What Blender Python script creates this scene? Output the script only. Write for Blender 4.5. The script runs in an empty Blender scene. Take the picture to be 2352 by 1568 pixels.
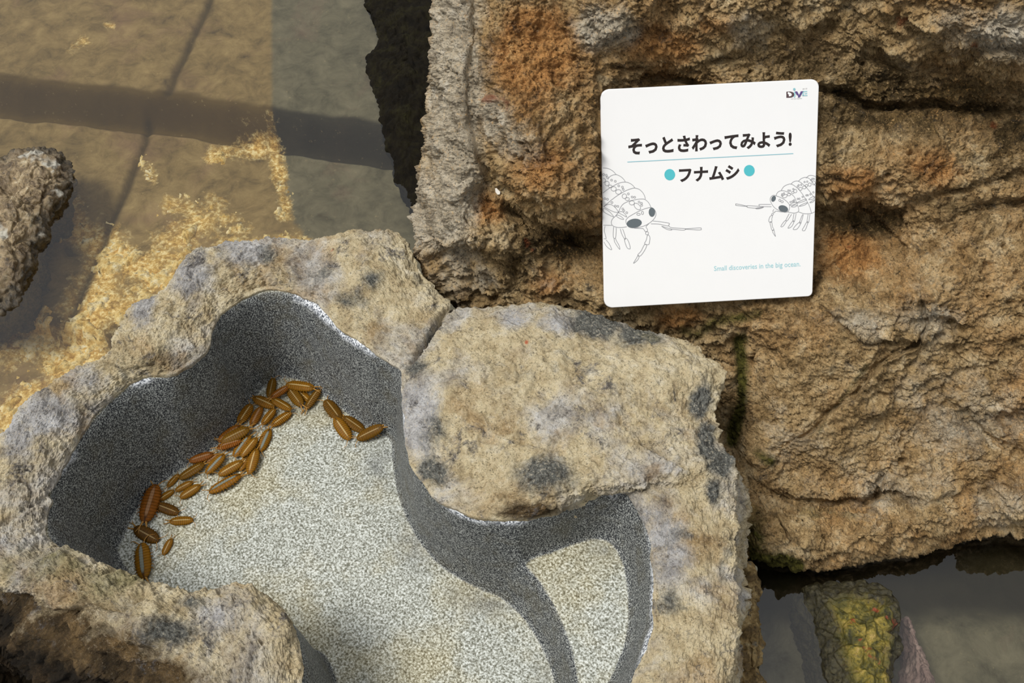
import bpy, math, random
import numpy as np
from mathutils import Vector, Matrix

random.seed(7)
rng = np.random.RandomState(11)
sc = bpy.context.scene
COL = sc.collection

# ------------------------------------------------------------------ camera
CAM_H = 0.92
PITCH = math.radians(52.0)
FPX = 2287.0
CX, CY = 1176.0, 784.0
FWD = np.array([0, math.cos(PITCH), -math.sin(PITCH)])
UPV = np.array([0, math.sin(PITCH), math.cos(PITCH)])
CAM = np.array([0.0, 0.0, CAM_H])
cd = bpy.data.cameras.new('camera')
cam = bpy.data.objects.new('camera', cd)
COL.objects.link(cam)
cam.location = CAM
cam.rotation_euler = (math.pi / 2 - PITCH, 0, 0)
cd.sensor_width = 36.0
cd.lens = 36.0 * FPX / 2352.0
cd.clip_start = 0.02
cd.dof.use_dof = False
cd.dof.focus_distance = 1.02
cd.dof.aperture_fstop = 9.0
sc.camera = cam

# ------------------------------------------------------------------ world, sun, exposure
w = bpy.data.worlds.new('overcast_sky')
sc.world = w
w.use_nodes = True
wn = w.node_tree.nodes
wl = w.node_tree.links
wn.clear()
wo = wn.new('ShaderNodeOutputWorld')
bg = wn.new('ShaderNodeBackground')
tc = wn.new('ShaderNodeTexCoord')
dp = wn.new('ShaderNodeVectorMath'); dp.operation = 'DOT_PRODUCT'
SKYDIR = Vector((-0.28, -0.06, 0.96)).normalized()
dp.inputs[1].default_value = SKYDIR
rp = wn.new('ShaderNodeValToRGB')
rp.color_ramp.elements[0].position = 0.05
rp.color_ramp.elements[0].color = (0.345, 0.355, 0.37, 1)
rp.color_ramp.elements[1].position = 0.98
rp.color_ramp.elements[1].color = (1.11, 1.13, 1.16, 1)
e = rp.color_ramp.elements.new(0.65); e.color = (0.625, 0.64, 0.66, 1)
wl.new(tc.outputs['Generated'], dp.inputs[0])
wl.new(dp.outputs['Value'], rp.inputs[0])
wl.new(rp.outputs[0], bg.inputs[0])
bg.inputs[1].default_value = 0.92
wl.new(bg.outputs[0], wo.inputs[0])
sd = bpy.data.lights.new('skylight_sun', 'SUN')
sd.energy = 3.05
sd.angle = math.radians(22)
sd.color = (1.0, 0.985, 0.955)
sun = bpy.data.objects.new('skylight_sun', sd)
COL.objects.link(sun)
sun.rotation_euler = Vector((-0.46, -0.20, 0.86)).to_track_quat('Z', 'Y').to_euler()
sc.view_settings.view_transform = 'Standard'
sc.view_settings.look = 'None'
sc.view_settings.gamma = 1.0
sc.view_settings.use_curve_mapping = False
sc.view_settings.exposure = 0.0

# ------------------------------------------------------------------ geometry helpers
def rays(px, py):
    px = np.asarray(px, float); py = np.asarray(py, float)
    a = (px - CX) / FPX; b = -(py - CY) / FPX
    return np.stack([a + 0 * b, FWD[1] + b * UPV[1] + 0 * a, FWD[2] + b * UPV[2] + 0 * a], -1)

def at_z(px, py, z):
    d = rays(px, py)
    t = (z - CAM_H) / d[..., 2]
    return CAM + d * t[..., None]

def on_plane(px, py, n, dist):
    d = rays(px, py)
    t = (dist - CAM @ n) / (d @ n)
    return CAM + d * t[..., None]

def project(P):
    v = P - CAM
    zc = v @ FWD
    return CX + FPX * v[..., 0] / zc, CY - FPX * (v @ UPV) / zc

_perm = np.random.RandomState(3).permutation(256)
_perm = np.concatenate([_perm, _perm, _perm])
_g = np.random.RandomState(5).normal(size=(256, 3))
_g /= np.linalg.norm(_g, axis=1)[:, None]

def perlin(p):
    p = np.asarray(p, float)
    i = np.floor(p).astype(int); f = p - i
    i &= 255
    u = f * f * f * (f * (f * 6 - 15) + 10)
    def g(dx, dy, dz):
        h = _perm[_perm[_perm[(i[..., 0] + dx) & 255] + ((i[..., 1] + dy) & 255)] + ((i[..., 2] + dz) & 255)]
        v = _g[h]
        return v[..., 0] * (f[..., 0] - dx) + v[..., 1] * (f[..., 1] - dy) + v[..., 2] * (f[..., 2] - dz)
    def L(a, b, t): return a + (b - a) * t
    x0 = L(g(0, 0, 0), g(1, 0, 0), u[..., 0]); x1 = L(g(0, 1, 0), g(1, 1, 0), u[..., 0])
    x2 = L(g(0, 0, 1), g(1, 0, 1), u[..., 0]); x3 = L(g(0, 1, 1), g(1, 1, 1), u[..., 0])
    return L(L(x0, x1, u[..., 1]), L(x2, x3, u[..., 1]), u[..., 2]) * 1.6

def fbm(p, o=4, gain=0.5, lac=2.07):
    a = 1.0; s = 0; q = np.asarray(p, float)
    for k in range(o):
        s = s + a * perlin(q); q = q * lac + 17.3; a *= gain
    return s

def ridged(p, o=4, gain=0.5):
    a = 1.0; s = 0; q = np.asarray(p, float)
    for k in range(o):
        s = s + a * (1 - 2 * np.abs(perlin(q))); q = q * 2.11 + 9.1; a *= gain
    return s

def worley(p):
    p = np.asarray(p, float)
    i = np.floor(p).astype(int); f = p - i
    f1 = np.full(p.shape[:-1], 9.0); f2 = f1.copy()
    for dx in (-1, 0, 1):
        for dy in (-1, 0, 1):
            for dz in (-1, 0, 1):
                h = _perm[_perm[_perm[(i[..., 0] + dx) & 255] + ((i[..., 1] + dy) & 255)] + ((i[..., 2] + dz) & 255)]
                c = _g[h] * 0.38 + 0.5 + np.array([dx, dy, dz])
                d = np.linalg.norm(c - f, axis=-1)
                f2 = np.minimum(f2, np.maximum(f1, d)); f1 = np.minimum(f1, d)
    return f1, f2

def sstep(a, b, x):
    t = np.clip((x - a) / (b - a), 0, 1)
    return t * t * (3 - 2 * t)

def catmull(pts, n, closed=False):
    P = np.asarray(pts, float)
    m = len(P)
    out = []
    segs = m if closed else m - 1
    tt = np.linspace(0, segs, n, endpoint=not closed)
    for t in tt:
        k = min(int(t), segs - 1); u = t - k
        if closed:
            a, b, c, d = P[(k - 1) % m], P[k % m], P[(k + 1) % m], P[(k + 2) % m]
        else:
            a, b, c, d = P[max(k - 1, 0)], P[k], P[k + 1], P[min(k + 2, m - 1)]
        out.append(0.5 * ((2 * b) + (c - a) * u + (2 * a - 5 * b + 4 * c - d) * u * u + (3 * b - a - 3 * c + d) * u ** 3))
    return np.array(out)

def seg_dist(X, Y, poly, closed=False):
    """distance and signed side from points to a 2-D polyline"""
    poly = np.asarray(poly, float)
    if closed: poly = np.vstack([poly, poly[:1]])
    best = np.full(np.shape(X), 1e9); side = np.zeros(np.shape(X))
    for (x0, y0), (x1, y1) in zip(poly[:-1], poly[1:]):
        vx, vy = x1 - x0, y1 - y0
        L2 = vx * vx + vy * vy + 1e-12
        t = np.clip(((X - x0) * vx + (Y - y0) * vy) / L2, 0, 1)
        dx, dy = X - x0 - t * vx, Y - y0 - t * vy
        d = np.hypot(dx, dy)
        s = vx * dy - vy * dx
        m = d < best
        best = np.where(m, d, best); side = np.where(m, np.sign(s), side)
    return best, side

def inside(X, Y, poly):
    poly = np.asarray(poly, float)
    r = np.zeros(np.shape(X), bool)
    n = len(poly)
    for k in range(n):
        x0, y0 = poly[k]; x1, y1 = poly[(k + 1) % n]
        if y0 == y1: continue
        c = ((y0 > Y) != (y1 > Y)) & (X < (x1 - x0) * (Y - y0) / (y1 - y0) + x0)
        r ^= c
    return r

def mesh_np(name, V, F, mat, parent=None, attrs=None, smooth=True):
    me = bpy.data.meshes.new(name)
    V = np.ascontiguousarray(V, np.float32).reshape(-1, 3)
    F = np.ascontiguousarray(F, np.int32)
    k = F.shape[1]
    me.vertices.add(len(V)); me.vertices.foreach_set('co', V.ravel())
    me.loops.add(F.size); me.loops.foreach_set('vertex_index', F.ravel())
    me.polygons.add(len(F))
    me.polygons.foreach_set('loop_start', np.arange(0, F.size, k, dtype=np.int32))
    me.update(calc_edges=True)
    me.validate()
    me.polygons.foreach_set('use_smooth', np.full(len(me.polygons), smooth))
    for n, a in (attrs or {}).items():
        at = me.attributes.new(n, 'FLOAT', 'POINT')
        at.data.foreach_set('value', np.ascontiguousarray(a, np.float32).ravel())
    me.materials.append(mat)
    o = bpy.data.objects.new(name, me)
    COL.objects.link(o)
    if parent: o.parent = parent
    return o

def grid_faces(h, wd, closed_w=False, keep=None):
    I = np.arange(h * wd).reshape(h, wd)
    if closed_w: I = np.hstack([I, I[:, :1]])
    F = np.stack([I[:-1, :-1], I[:-1, 1:], I[1:, 1:], I[1:, :-1]], -1)
    if keep is not None:
        return F[keep]
    return F.reshape(-1, 4)

def grid_normals(P):
    du = np.gradient(P, axis=1); dv = np.gradient(P, axis=0)
    n = np.cross(du, dv)
    return n / (np.linalg.norm(n, axis=-1, keepdims=True) + 1e-12)

def blur2(A, k):
    for ax in (0, 1):
        for _ in range(2):
            c = np.cumsum(np.pad(A, [(k + 1, k) if a == ax else (0, 0) for a in range(A.ndim)], mode='edge'), axis=ax)
            sl1 = [slice(None)] * A.ndim; sl2 = [slice(None)] * A.ndim
            sl1[ax] = slice(2 * k + 1, None); sl2[ax] = slice(0, -2 * k - 1)
            A = (c[tuple(sl1)] - c[tuple(sl2)]) / (2 * k + 1)
    return A

def empty(name, loc):
    o = bpy.data.objects.new(name, None)
    o.empty_display_size = 0.02
    COL.objects.link(o); o.location = loc
    return o

def tag(o, label, cat, group=None, kind=None):
    o['label'] = label; o['category'] = cat
    if group: o['group'] = group
    if kind: o['kind'] = kind
    return o

def adopt(parent, child):
    child.parent = parent
    child.matrix_parent_inverse = Matrix.Translation(parent.location).inverted()

# ------------------------------------------------------------------ materials
def S(r, g, b):
    f = lambda c: ((c / 255) / 12.92) if c / 255 < 0.04045 else (((c / 255) + 0.055) / 1.055) ** 2.4
    return (f(r), f(g), f(b), 1)

class NT:
    def __init__(s, name):
        s.m = bpy.data.materials.new(name); s.m.use_nodes = True
        s.n = s.m.node_tree.nodes; s.l = s.m.node_tree.links
        s.bsdf = s.n['Principled BSDF']; s.out = s.n['Material Output']
        s.tc = s.n.new('ShaderNodeTexCoord')
    def noise(s, scale, detail=6, rough=0.6, dist=0.0, vec=None, sc3=None):
        t = s.n.new('ShaderNodeTexNoise'); t.inputs['Scale'].default_value = scale
        t.inputs['Detail'].default_value = detail; t.inputs['Roughness'].default_value = rough
        t.inputs['Distortion'].default_value = dist
        v = vec or s.skew()
        if sc3:
            mp = s.n.new('ShaderNodeMapping'); mp.inputs['Scale'].default_value = sc3
            s.l.new(v, mp.inputs['Vector']); v = mp.outputs[0]
        s.l.new(v, t.inputs['Vector'])
        return t.outputs['Fac']
    def skew(s):
        if not hasattr(s, 'sk'):
            mp = s.n.new('ShaderNodeMapping'); mp.inputs['Rotation'].default_value = (0.53, 0.41, 0.77); mp.inputs['Location'].default_value = (0.137, 0.219, 0.173)
            s.l.new(s.tc.outputs['Object'], mp.inputs['Vector']); s.sk = mp.outputs[0]
        return s.sk
    def voro(s, scale, feat='F1', out='Distance'):
        t = s.n.new('ShaderNodeTexVoronoi'); t.inputs['Scale'].default_value = scale; t.feature = feat
        s.l.new(s.tc.outputs['Object'], t.inputs['Vector'])
        return t.outputs[out]
    def ramp(s, fac, stops, interp='LINEAR'):
        r = s.n.new('ShaderNodeValToRGB'); r.color_ramp.interpolation = interp
        cr = r.color_ramp
        while len(cr.elements) > 1: cr.elements.remove(cr.elements[-1])
        for i, (p, c) in enumerate(stops):
            if not isinstance(c, (tuple, list)): c = (c, c, c, 1)
            if i == 0: cr.elements[0].position = p; cr.elements[0].color = c
            else:
                e = cr.elements.new(p); e.color = c
        s.l.new(fac, r.inputs[0]); return r.outputs[0]
    def attr(s, name):
        a = s.n.new('ShaderNodeAttribute'); a.attribute_name = name
        return a.outputs['Fac']
    def math(s, op, a, b=None, clamp=False):
        m = s.n.new('ShaderNodeMath'); m.operation = op; m.use_clamp = clamp
        for i, v in enumerate((a, b)):
            if v is None: continue
            if isinstance(v, (int, float)): m.inputs[i].default_value = v
            else: s.l.new(v, m.inputs[i])
        return m.outputs[0]
    def mix(s, fac, a, b, mode='MIX'):
        m = s.n.new('ShaderNodeMix'); m.data_type = 'RGBA'; m.blend_type = mode; m.clamp_factor = True
        for sock, v in ((m.inputs['Factor'], fac), (m.inputs['A'], a), (m.inputs['B'], b)):
            if isinstance(v, (int, float)): sock.default_value = v
            elif isinstance(v, tuple): sock.default_value = v
            else: s.l.new(v, sock)
        return m.outputs['Result']
    def bump(s, h, strength, dist, prev=None):
        b = s.n.new('ShaderNodeBump'); b.inputs['Strength'].default_value = strength
        b.inputs['Distance'].default_value = dist
        s.l.new(h, b.inputs['Height'])
        if prev is not None: s.l.new(prev, b.inputs['Normal'])
        return b.outputs['Normal']
    def done(s, col, rough=0.85, normal=None, spec=0.25, coat=None):
        if isinstance(col, tuple): s.bsdf.inputs['Base Color'].default_value = col
        else: s.l.new(col, s.bsdf.inputs['Base Color'])
        if isinstance(rough, (int, float)): s.bsdf.inputs['Roughness'].default_value = rough
        else: s.l.new(rough, s.bsdf.inputs['Roughness'])
        s.bsdf.inputs['Specular IOR Level'].default_value = spec
        if normal is not None: s.l.new(normal, s.bsdf.inputs['Normal'])
        if coat: s.bsdf.inputs['Coat Weight'].default_value = coat; s.bsdf.inputs['Coat Roughness'].default_value = 0.12
        return s.m

def soft_mask(t, attrname, nz, amt=0.9):
    """an attribute patch with a ragged, weathered edge"""
    if not hasattr(t, 'nm'): t.nm = t.noise(21, 10, 0.72, 0.4)
    a = t.attr(attrname)
    v = t.math('ADD', t.math('MULTIPLY', a, 2.1), -0.48)
    v = t.math('ADD', v, t.math('MULTIPLY', t.math('SUBTRACT', t.nm, 0.5), 3.0))
    v = t.math('ADD', v, t.math('MULTIPLY', t.math('SUBTRACT', nz, 0.5), amt))
    v = t.math('MULTIPLY', v, t.math('MINIMUM', t.math('MULTIPLY', a, 5.0), 1.0))
    return t.math('MULTIPLY', v, 1.25, True)

def mat_boulder():
    t = NT('boulder_stone')
    n1 = t.noise(7, 7, 0.65, 0.4); n2 = t.noise(30, 9, 0.72, 0.2); n3 = t.noise(190, 6, 0.72); n4 = t.noise(75, 8, 0.75, 0.3); n5 = t.noise(430, 4, 0.65)
    tan = t.ramp(n2, [(0.27, S(92, 74, 46)), (0.40, S(158, 129, 85)), (0.52, S(198, 168, 120)), (0.68, S(230, 208, 166))])
    orange = t.ramp(n2, [(0.27, S(90, 61, 33)), (0.42, S(162, 113, 63)), (0.55, S(204, 150, 90)), (0.72, S(224, 184, 126))])
    grey = t.ramp(n2, [(0.26, S(112, 103, 88)), (0.41, S(178, 164, 140)), (0.55, S(212, 198, 172)), (0.71, S(234, 224, 204))])
    brown = t.ramp(n2, [(0.30, S(48, 40, 24)), (0.48, S(94, 76, 46)), (0.66, S(146, 118, 74))])
    c = t.mix(t.ramp(n1, [(0.45, 0.0), (0.65, 0.42)]), tan, orange)
    c = t.mix(t.ramp(n4, [(0.30, 0.7), (0.45, 0.0)]), c, S(82, 68, 42))
    c = t.mix(soft_mask(t, 'warm', n4, 0.5), c, orange)
    c = t.mix(soft_mask(t, 'dull', n4, 0.4), c, brown)
    c = t.mix(soft_mask(t, 'grey', n4, 0.5), c, grey)
    lich = t.ramp(t.noise(48, 9, 0.75, 0.4), [(0.33, 0.8), (0.43, 0.0)])
    c = t.mix(lich, c, S(84, 78, 70))
    # mineral grains, dark and light
    grain = t.math('ADD', t.math('MULTIPLY', n3, 0.6), t.math('MULTIPLY', n5, 0.4))
    sp = t.ramp(grain, [(0.405, 0.94), (0.485, 0.0)])
    c = t.mix(t.math('MULTIPLY', sp, t.ramp(n4, [(0.36, 1.0), (0.60, 0.40)])), c, S(50, 40, 28))
    c = t.mix(t.math('MULTIPLY', t.ramp(grain, [(0.54, 0.0), (0.62, 0.75)]), t.ramp(n4, [(0.35, 0.6), (0.6, 1.0)])), c, t.mix(t.ramp(n1, [(0.4, 0.0), (0.6, 1.0)]), S(236, 206, 156), S(238, 184, 112)))
    c = t.mix(soft_mask(t, 'moss', n4, 0.6), c, t.ramp(n3, [(0.35, S(46, 44, 16)), (0.6, S(108, 102, 44))]))
    rust = t.ramp(t.noise(17, 2, 0.5), [(0.735, 0.0), (0.76, 0.6)])
    c = t.mix(rust, c, S(140, 62, 28))
    c = t.mix(soft_mask(t, 'wet', n4, 0.4), c, S(46, 38, 24))
    b = t.bump(n2, 0.40, 0.006); b = t.bump(n4, 0.85, 0.006, b); b = t.bump(n3, 1.0, 0.0042, b); b = t.bump(n5, 0.8, 0.0020, b)
    return t.done(c, 0.88, b, 0.2)

def mat_basin():
    t = NT('basin_cast_rock')
    n1 = t.noise(9, 7, 0.65, 0.4); n2 = t.noise(36, 9, 0.72, 0.3); n3 = t.noise(230, 6, 0.72); n4 = t.noise(80, 8, 0.75, 0.4); n5 = t.noise(460, 4, 0.65)
    pale = t.ramp(n2, [(0.26, S(142, 121, 90)), (0.41, S(204, 184, 144)), (0.54, S(228, 211, 172)), (0.70, S(242, 232, 208))])
    grey = t.ramp(n2, [(0.26, S(106, 103, 102)), (0.41, S(168, 164, 160)), (0.54, S(202, 199, 196)), (0.70, S(226, 225, 224))])
    tan = t.ramp(n2, [(0.28, S(104, 80, 50)), (0.43, S(168, 137, 92)), (0.56, S(200, 169, 122)), (0.72, S(220, 197, 156))])
    c = t.mix(t.ramp(n1, [(0.48, 0.0), (0.62, 0.8)]), pale, grey)
    c = t.mix(t.ramp(t.noise(13, 6, 0.6, 0.5), [(0.52, 0.0), (0.64, 0.75)]), c, tan)
    c = t.mix(soft_mask(t, 'pale', n4, 0.4), c, pale)
    c = t.mix(soft_mask(t, 'bluish', n4, 0.5), c, grey)
    c = t.mix(soft_mask(t, 'dull', n4, 0.4), c, t.ramp(n2, [(0.3, S(50, 40, 26)), (0.48, S(88, 70, 44)), (0.68, S(140, 114, 76))]))
    dk = t.ramp(t.noise(24, 9, 0.74, 0.5), [(0.36, 0.9), (0.44, 0.0)])
    c = t.mix(dk, c, t.ramp(n3, [(0.35, S(66, 64, 64)), (0.62, S(128, 124, 122))]))
    c = t.mix(soft_mask(t, 'dark', n4, 0.55), c, t.ramp(n3, [(0.34, S(70, 70, 66)), (0.62, S(138, 138, 130))]))
    grain = t.math('ADD', t.math('MULTIPLY', n3, 0.6), t.math('MULTIPLY', n5, 0.4))
    sp = t.ramp(grain, [(0.39, 0.85), (0.47, 0.0)])
    c = t.mix(t.math('MULTIPLY', sp, t.ramp(n4, [(0.36, 1.0), (0.60, 0.22)])), c, S(76, 66, 52))
    c = t.mix(t.math('MULTIPLY', t.ramp(grain, [(0.55, 0.0), (0.64, 0.6)]), t.math('SUBTRACT', 1.0, t.math('MAXIMUM', t.attr('dull'), t.attr('lobe_shade')), True)), c, S(232, 216, 186))
    c = t.mix(soft_mask(t, 'moss', n4, 0.6), c, t.ramp(n3, [(0.35, S(92, 86, 56)), (0.6, S(160, 150, 108))]))
    c = t.mix(soft_mask(t, 'wet', n4, 0.4), c, t.ramp(n3, [(0.35, S(52, 44, 26)), (0.6, S(128, 98, 44))]))
    c = t.mix(soft_mask(t, 'lobe_shade', n4, 0.5), c, t.ramp(n2, [(0.3, S(16, 13, 8)), (0.5, S(40, 32, 20)), (0.68, S(74, 58, 38)), (0.8, S(104, 84, 58))]))
    rust = t.ramp(t.noise(31, 1, 0.5), [(0.775, 0.0), (0.79, 0.8)])
    c = t.mix(rust, c, S(206, 96, 56))
    b = t.bump(n2, 0.40, 0.005); b = t.bump(n4, 0.75, 0.005, b); b = t.bump(n3, 0.85, 0.0030, b); b = t.bump(n5, 0.6, 0.0016, b)
    return t.done(c, 0.85, b, 0.2)

def mat_granite():
    t = NT('speckled_granite')
    g = t.noise(420, 3, 0.62); g2 = t.noise(700, 2, 0.5); n1 = t.noise(9, 5, 0.6); n2 = t.noise(30, 6, 0.65, 0.3)
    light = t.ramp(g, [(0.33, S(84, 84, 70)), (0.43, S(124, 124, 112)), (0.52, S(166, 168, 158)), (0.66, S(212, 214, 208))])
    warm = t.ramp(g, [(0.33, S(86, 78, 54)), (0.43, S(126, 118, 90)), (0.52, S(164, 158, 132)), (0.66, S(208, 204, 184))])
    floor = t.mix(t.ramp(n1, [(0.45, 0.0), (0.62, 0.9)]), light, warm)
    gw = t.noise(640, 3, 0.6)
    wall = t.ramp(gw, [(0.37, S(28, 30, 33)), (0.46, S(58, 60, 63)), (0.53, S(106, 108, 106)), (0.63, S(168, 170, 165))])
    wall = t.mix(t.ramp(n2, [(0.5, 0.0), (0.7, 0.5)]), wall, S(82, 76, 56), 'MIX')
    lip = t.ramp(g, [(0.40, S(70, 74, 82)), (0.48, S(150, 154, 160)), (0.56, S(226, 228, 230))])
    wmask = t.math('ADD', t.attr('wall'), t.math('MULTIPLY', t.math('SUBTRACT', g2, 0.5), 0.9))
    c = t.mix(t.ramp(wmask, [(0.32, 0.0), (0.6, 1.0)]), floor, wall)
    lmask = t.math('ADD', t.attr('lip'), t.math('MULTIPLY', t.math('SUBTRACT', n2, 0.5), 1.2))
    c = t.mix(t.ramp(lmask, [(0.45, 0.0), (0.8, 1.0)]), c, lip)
    c = t.mix(t.math('MULTIPLY', t.attr('floor_shade'), t.ramp(n2, [(0.35, 1.0), (0.6, 0.2)])), c, wall)
    b = t.bump(g, 0.25, 0.0006)
    return t.done(c, 0.55, b, 0.3)

def mat_pool_floor():
    t = NT('stone_pool_floor')
    n1 = t.noise(6, 7, 0.65, 0.5); n2 = t.noise(24, 8, 0.7, 0.4); n3 = t.noise(120, 6, 0.7)
    c = t.ramp(n2, [(0.3, S(98, 83, 52)), (0.5, S(138, 118, 78)), (0.7, S(165, 144, 100))])
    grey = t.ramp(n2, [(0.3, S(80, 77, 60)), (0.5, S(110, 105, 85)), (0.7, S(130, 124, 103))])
    c = t.mix(t.attr('grey_and_shade'), c, grey)
    c = t.mix(t.ramp(n1, [(0.55, 0.0), (0.75, 0.5)]), c, S(132, 100, 88))
    c = t.mix(t.math('MULTIPLY', t.attr('riser'), 0.9), c, t.mix(t.attr('grey_and_shade'), S(86, 68, 30), S(38, 33, 21)))  # riser darkened for its algae and for the shade on its steep face
    c = t.mix(soft_mask(t, 'film', n3, 1.4), c, t.ramp(n3, [(0.35, S(160, 120, 54)), (0.5, S(216, 180, 104)), (0.62, S(248, 232, 180))]))
    c = t.mix(t.attr('seam'), c, S(62, 50, 22))
    c = t.mix(t.ramp(n3, [(0.62, 0.0), (0.75, 0.5)]), c, S(196, 176, 130))
    c = t.mix(t.ramp(n2, [(0.28, 0.6), (0.38, 0.0)]), c, S(78, 66, 46))
    c = t.mix(t.attr('boulder_shade'), c, S(34, 30, 16))
    b = t.bump(n2, 0.5, 0.006)
    return t.done(c, 0.9, b, 0.1)

def mat_algae():
    t = NT('yellow_algae_crust')
    n2 = t.noise(45, 6, 0.7, 0.4); n3 = t.noise(130, 5, 0.7)
    c = t.ramp(n2, [(0.3, S(156, 120, 52)), (0.42, S(216, 180, 102)), (0.53, S(242, 220, 158)), (0.66, S(255, 248, 222))])
    c = t.mix(t.ramp(n3, [(0.36, 0.7), (0.5, 0.0)]), c, S(120, 96, 36))
    return t.done(c, 0.9, t.bump(n3, 0.6, 0.004), 0.1)

def mat_wet(name, stops, extra=None, rough=0.28, edge=None, k=1.0):
    t = NT(name)
    n2 = t.noise(26 * k, 8, 0.70, 0.5); n3 = t.noise(90 * k, 7, 0.72, 0.4)
    c = t.ramp(n2, stops)
    if extra: c = t.mix(t.ramp(t.noise(extra[0], 3, 0.6, 0.3), [(extra[1], 0.0), (extra[1] + 0.05, 0.85)]), c, extra[2])
    c = t.mix(t.ramp(n3, [(0.34, 0.85), (0.46, 0.0)]), c, stops[0][1])
    if edge:
        em = t.math('ADD', t.attr('rimward'), t.math('MULTIPLY', t.math('SUBTRACT', n2, 0.5), 1.1))
        c = t.mix(t.ramp(em, [(edge[0], 0.0), (edge[0] + 0.22, 1.0)]), c, t.ramp(n3, [(0.35, edge[1]), (0.62, edge[2])]))
    b = t.bump(n3, 0.7, 0.004); b = t.bump(n2, 0.5, 0.006, b)
    return t.done(c, rough, b, 0.5 if rough < 0.7 else 0.1)

def mat_water():
    t = NT('pool_water_surface')
    t.n.remove(t.bsdf)
    tr = t.n.new('ShaderNodeBsdfTransparent'); tr.inputs[0].default_value = (0.945, 0.93, 0.87, 1)
    gl = t.n.new('ShaderNodeBsdfGlossy'); gl.inputs['Roughness'].default_value = 0.012
    fr = t.n.new('ShaderNodeFresnel'); fr.inputs['IOR'].default_value = 1.70
    n = t.noise(5, 2, 0.5); b = t.bump(n, 0.10, 0.01)
    t.l.new(b, gl.inputs['Normal']); t.l.new(b, fr.inputs['Normal'])
    mx = t.n.new('ShaderNodeMixShader')
    t.l.new(fr.outputs[0], mx.inputs[0]); t.l.new(tr.outputs[0], mx.inputs[1]); t.l.new(gl.outputs[0], mx.inputs[2])
    t.l.new(mx.outputs[0], t.out.inputs[0])
    return t.m

def mat_plain(name, col, rough=0.5, spec=0.4, var=0.03):
    t = NT(name)
    n = t.noise(40, 4, 0.6)
    c = t.mix(t.ramp(n, [(0.3, 0.0), (0.7, 1.0)]), tuple(max(0, x * (1 - var)) for x in col[:3]) + (1,), col)
    return t.done(c, rough, None, spec)

def mat_slater(name, stripe, half, body_a, body_b):
    t = NT(name)
    sx = t.n.new('ShaderNodeSeparateXYZ'); t.l.new(t.tc.outputs['Object'], sx.inputs[0])
    X, Y = sx.outputs[0], sx.outputs[1]
    ay = t.math('ABSOLUTE', Y)
    oi = t.n.new('ShaderNodeObjectInfo')
    n = t.noise(14, 4, 0.6)
    body = t.mix(t.ramp(n, [(0.35, 0.0), (0.65, 1.0)]), body_a, body_b)
    body = t.mix(t.math('MULTIPLY', oi.outputs['Random'], 0.55), body, S(120, 84, 12))
    # segment edges
    wv = t.math('FRACT', t.math('MULTIPLY', X, 13.0))
    seg = t.ramp(wv, [(0.0, 1.0), (0.22, 0.0), (0.86, 0.0), (1.0, 1.0)])
    body = t.mix(t.math('MULTIPLY', seg, 0.85), body, S(70, 40, 8))
    taper = t.ramp(t.math('ADD', X, 0.5), [(0.04, 0.35), (0.3, 1.0), (0.75, 1.0), (0.97, 0.2)])
    hw = t.math('MULTIPLY', taper, half)
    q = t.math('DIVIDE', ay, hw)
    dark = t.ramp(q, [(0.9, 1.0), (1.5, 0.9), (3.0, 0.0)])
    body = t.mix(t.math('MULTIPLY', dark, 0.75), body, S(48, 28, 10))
    strip = t.mix(t.math('MULTIPLY', seg, 0.35), stripe, S(60, 52, 40))
    c = t.mix(t.math('MULTIPLY', t.ramp(q, [(0.6, 0.85), (1.0, 0.0)]), t.ramp(t.math('ADD', X, 0.5), [(0.12, 0.0), (0.2, 1.0), (0.84, 1.0), (0.93, 0.2)])), body, strip)
    return t.done(c, 0.5, None, 0.12)

M_BOULDER = mat_boulder(); M_BASIN = mat_basin(); M_GRAN = mat_granite(); M_FLOOR = mat_pool_floor()
M_ALGAE = mat_algae(); M_WATER = mat_water()

WATER_Z = -0.22
FLOOR_Z = -0.15
LIP_Z = -0.012

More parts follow.
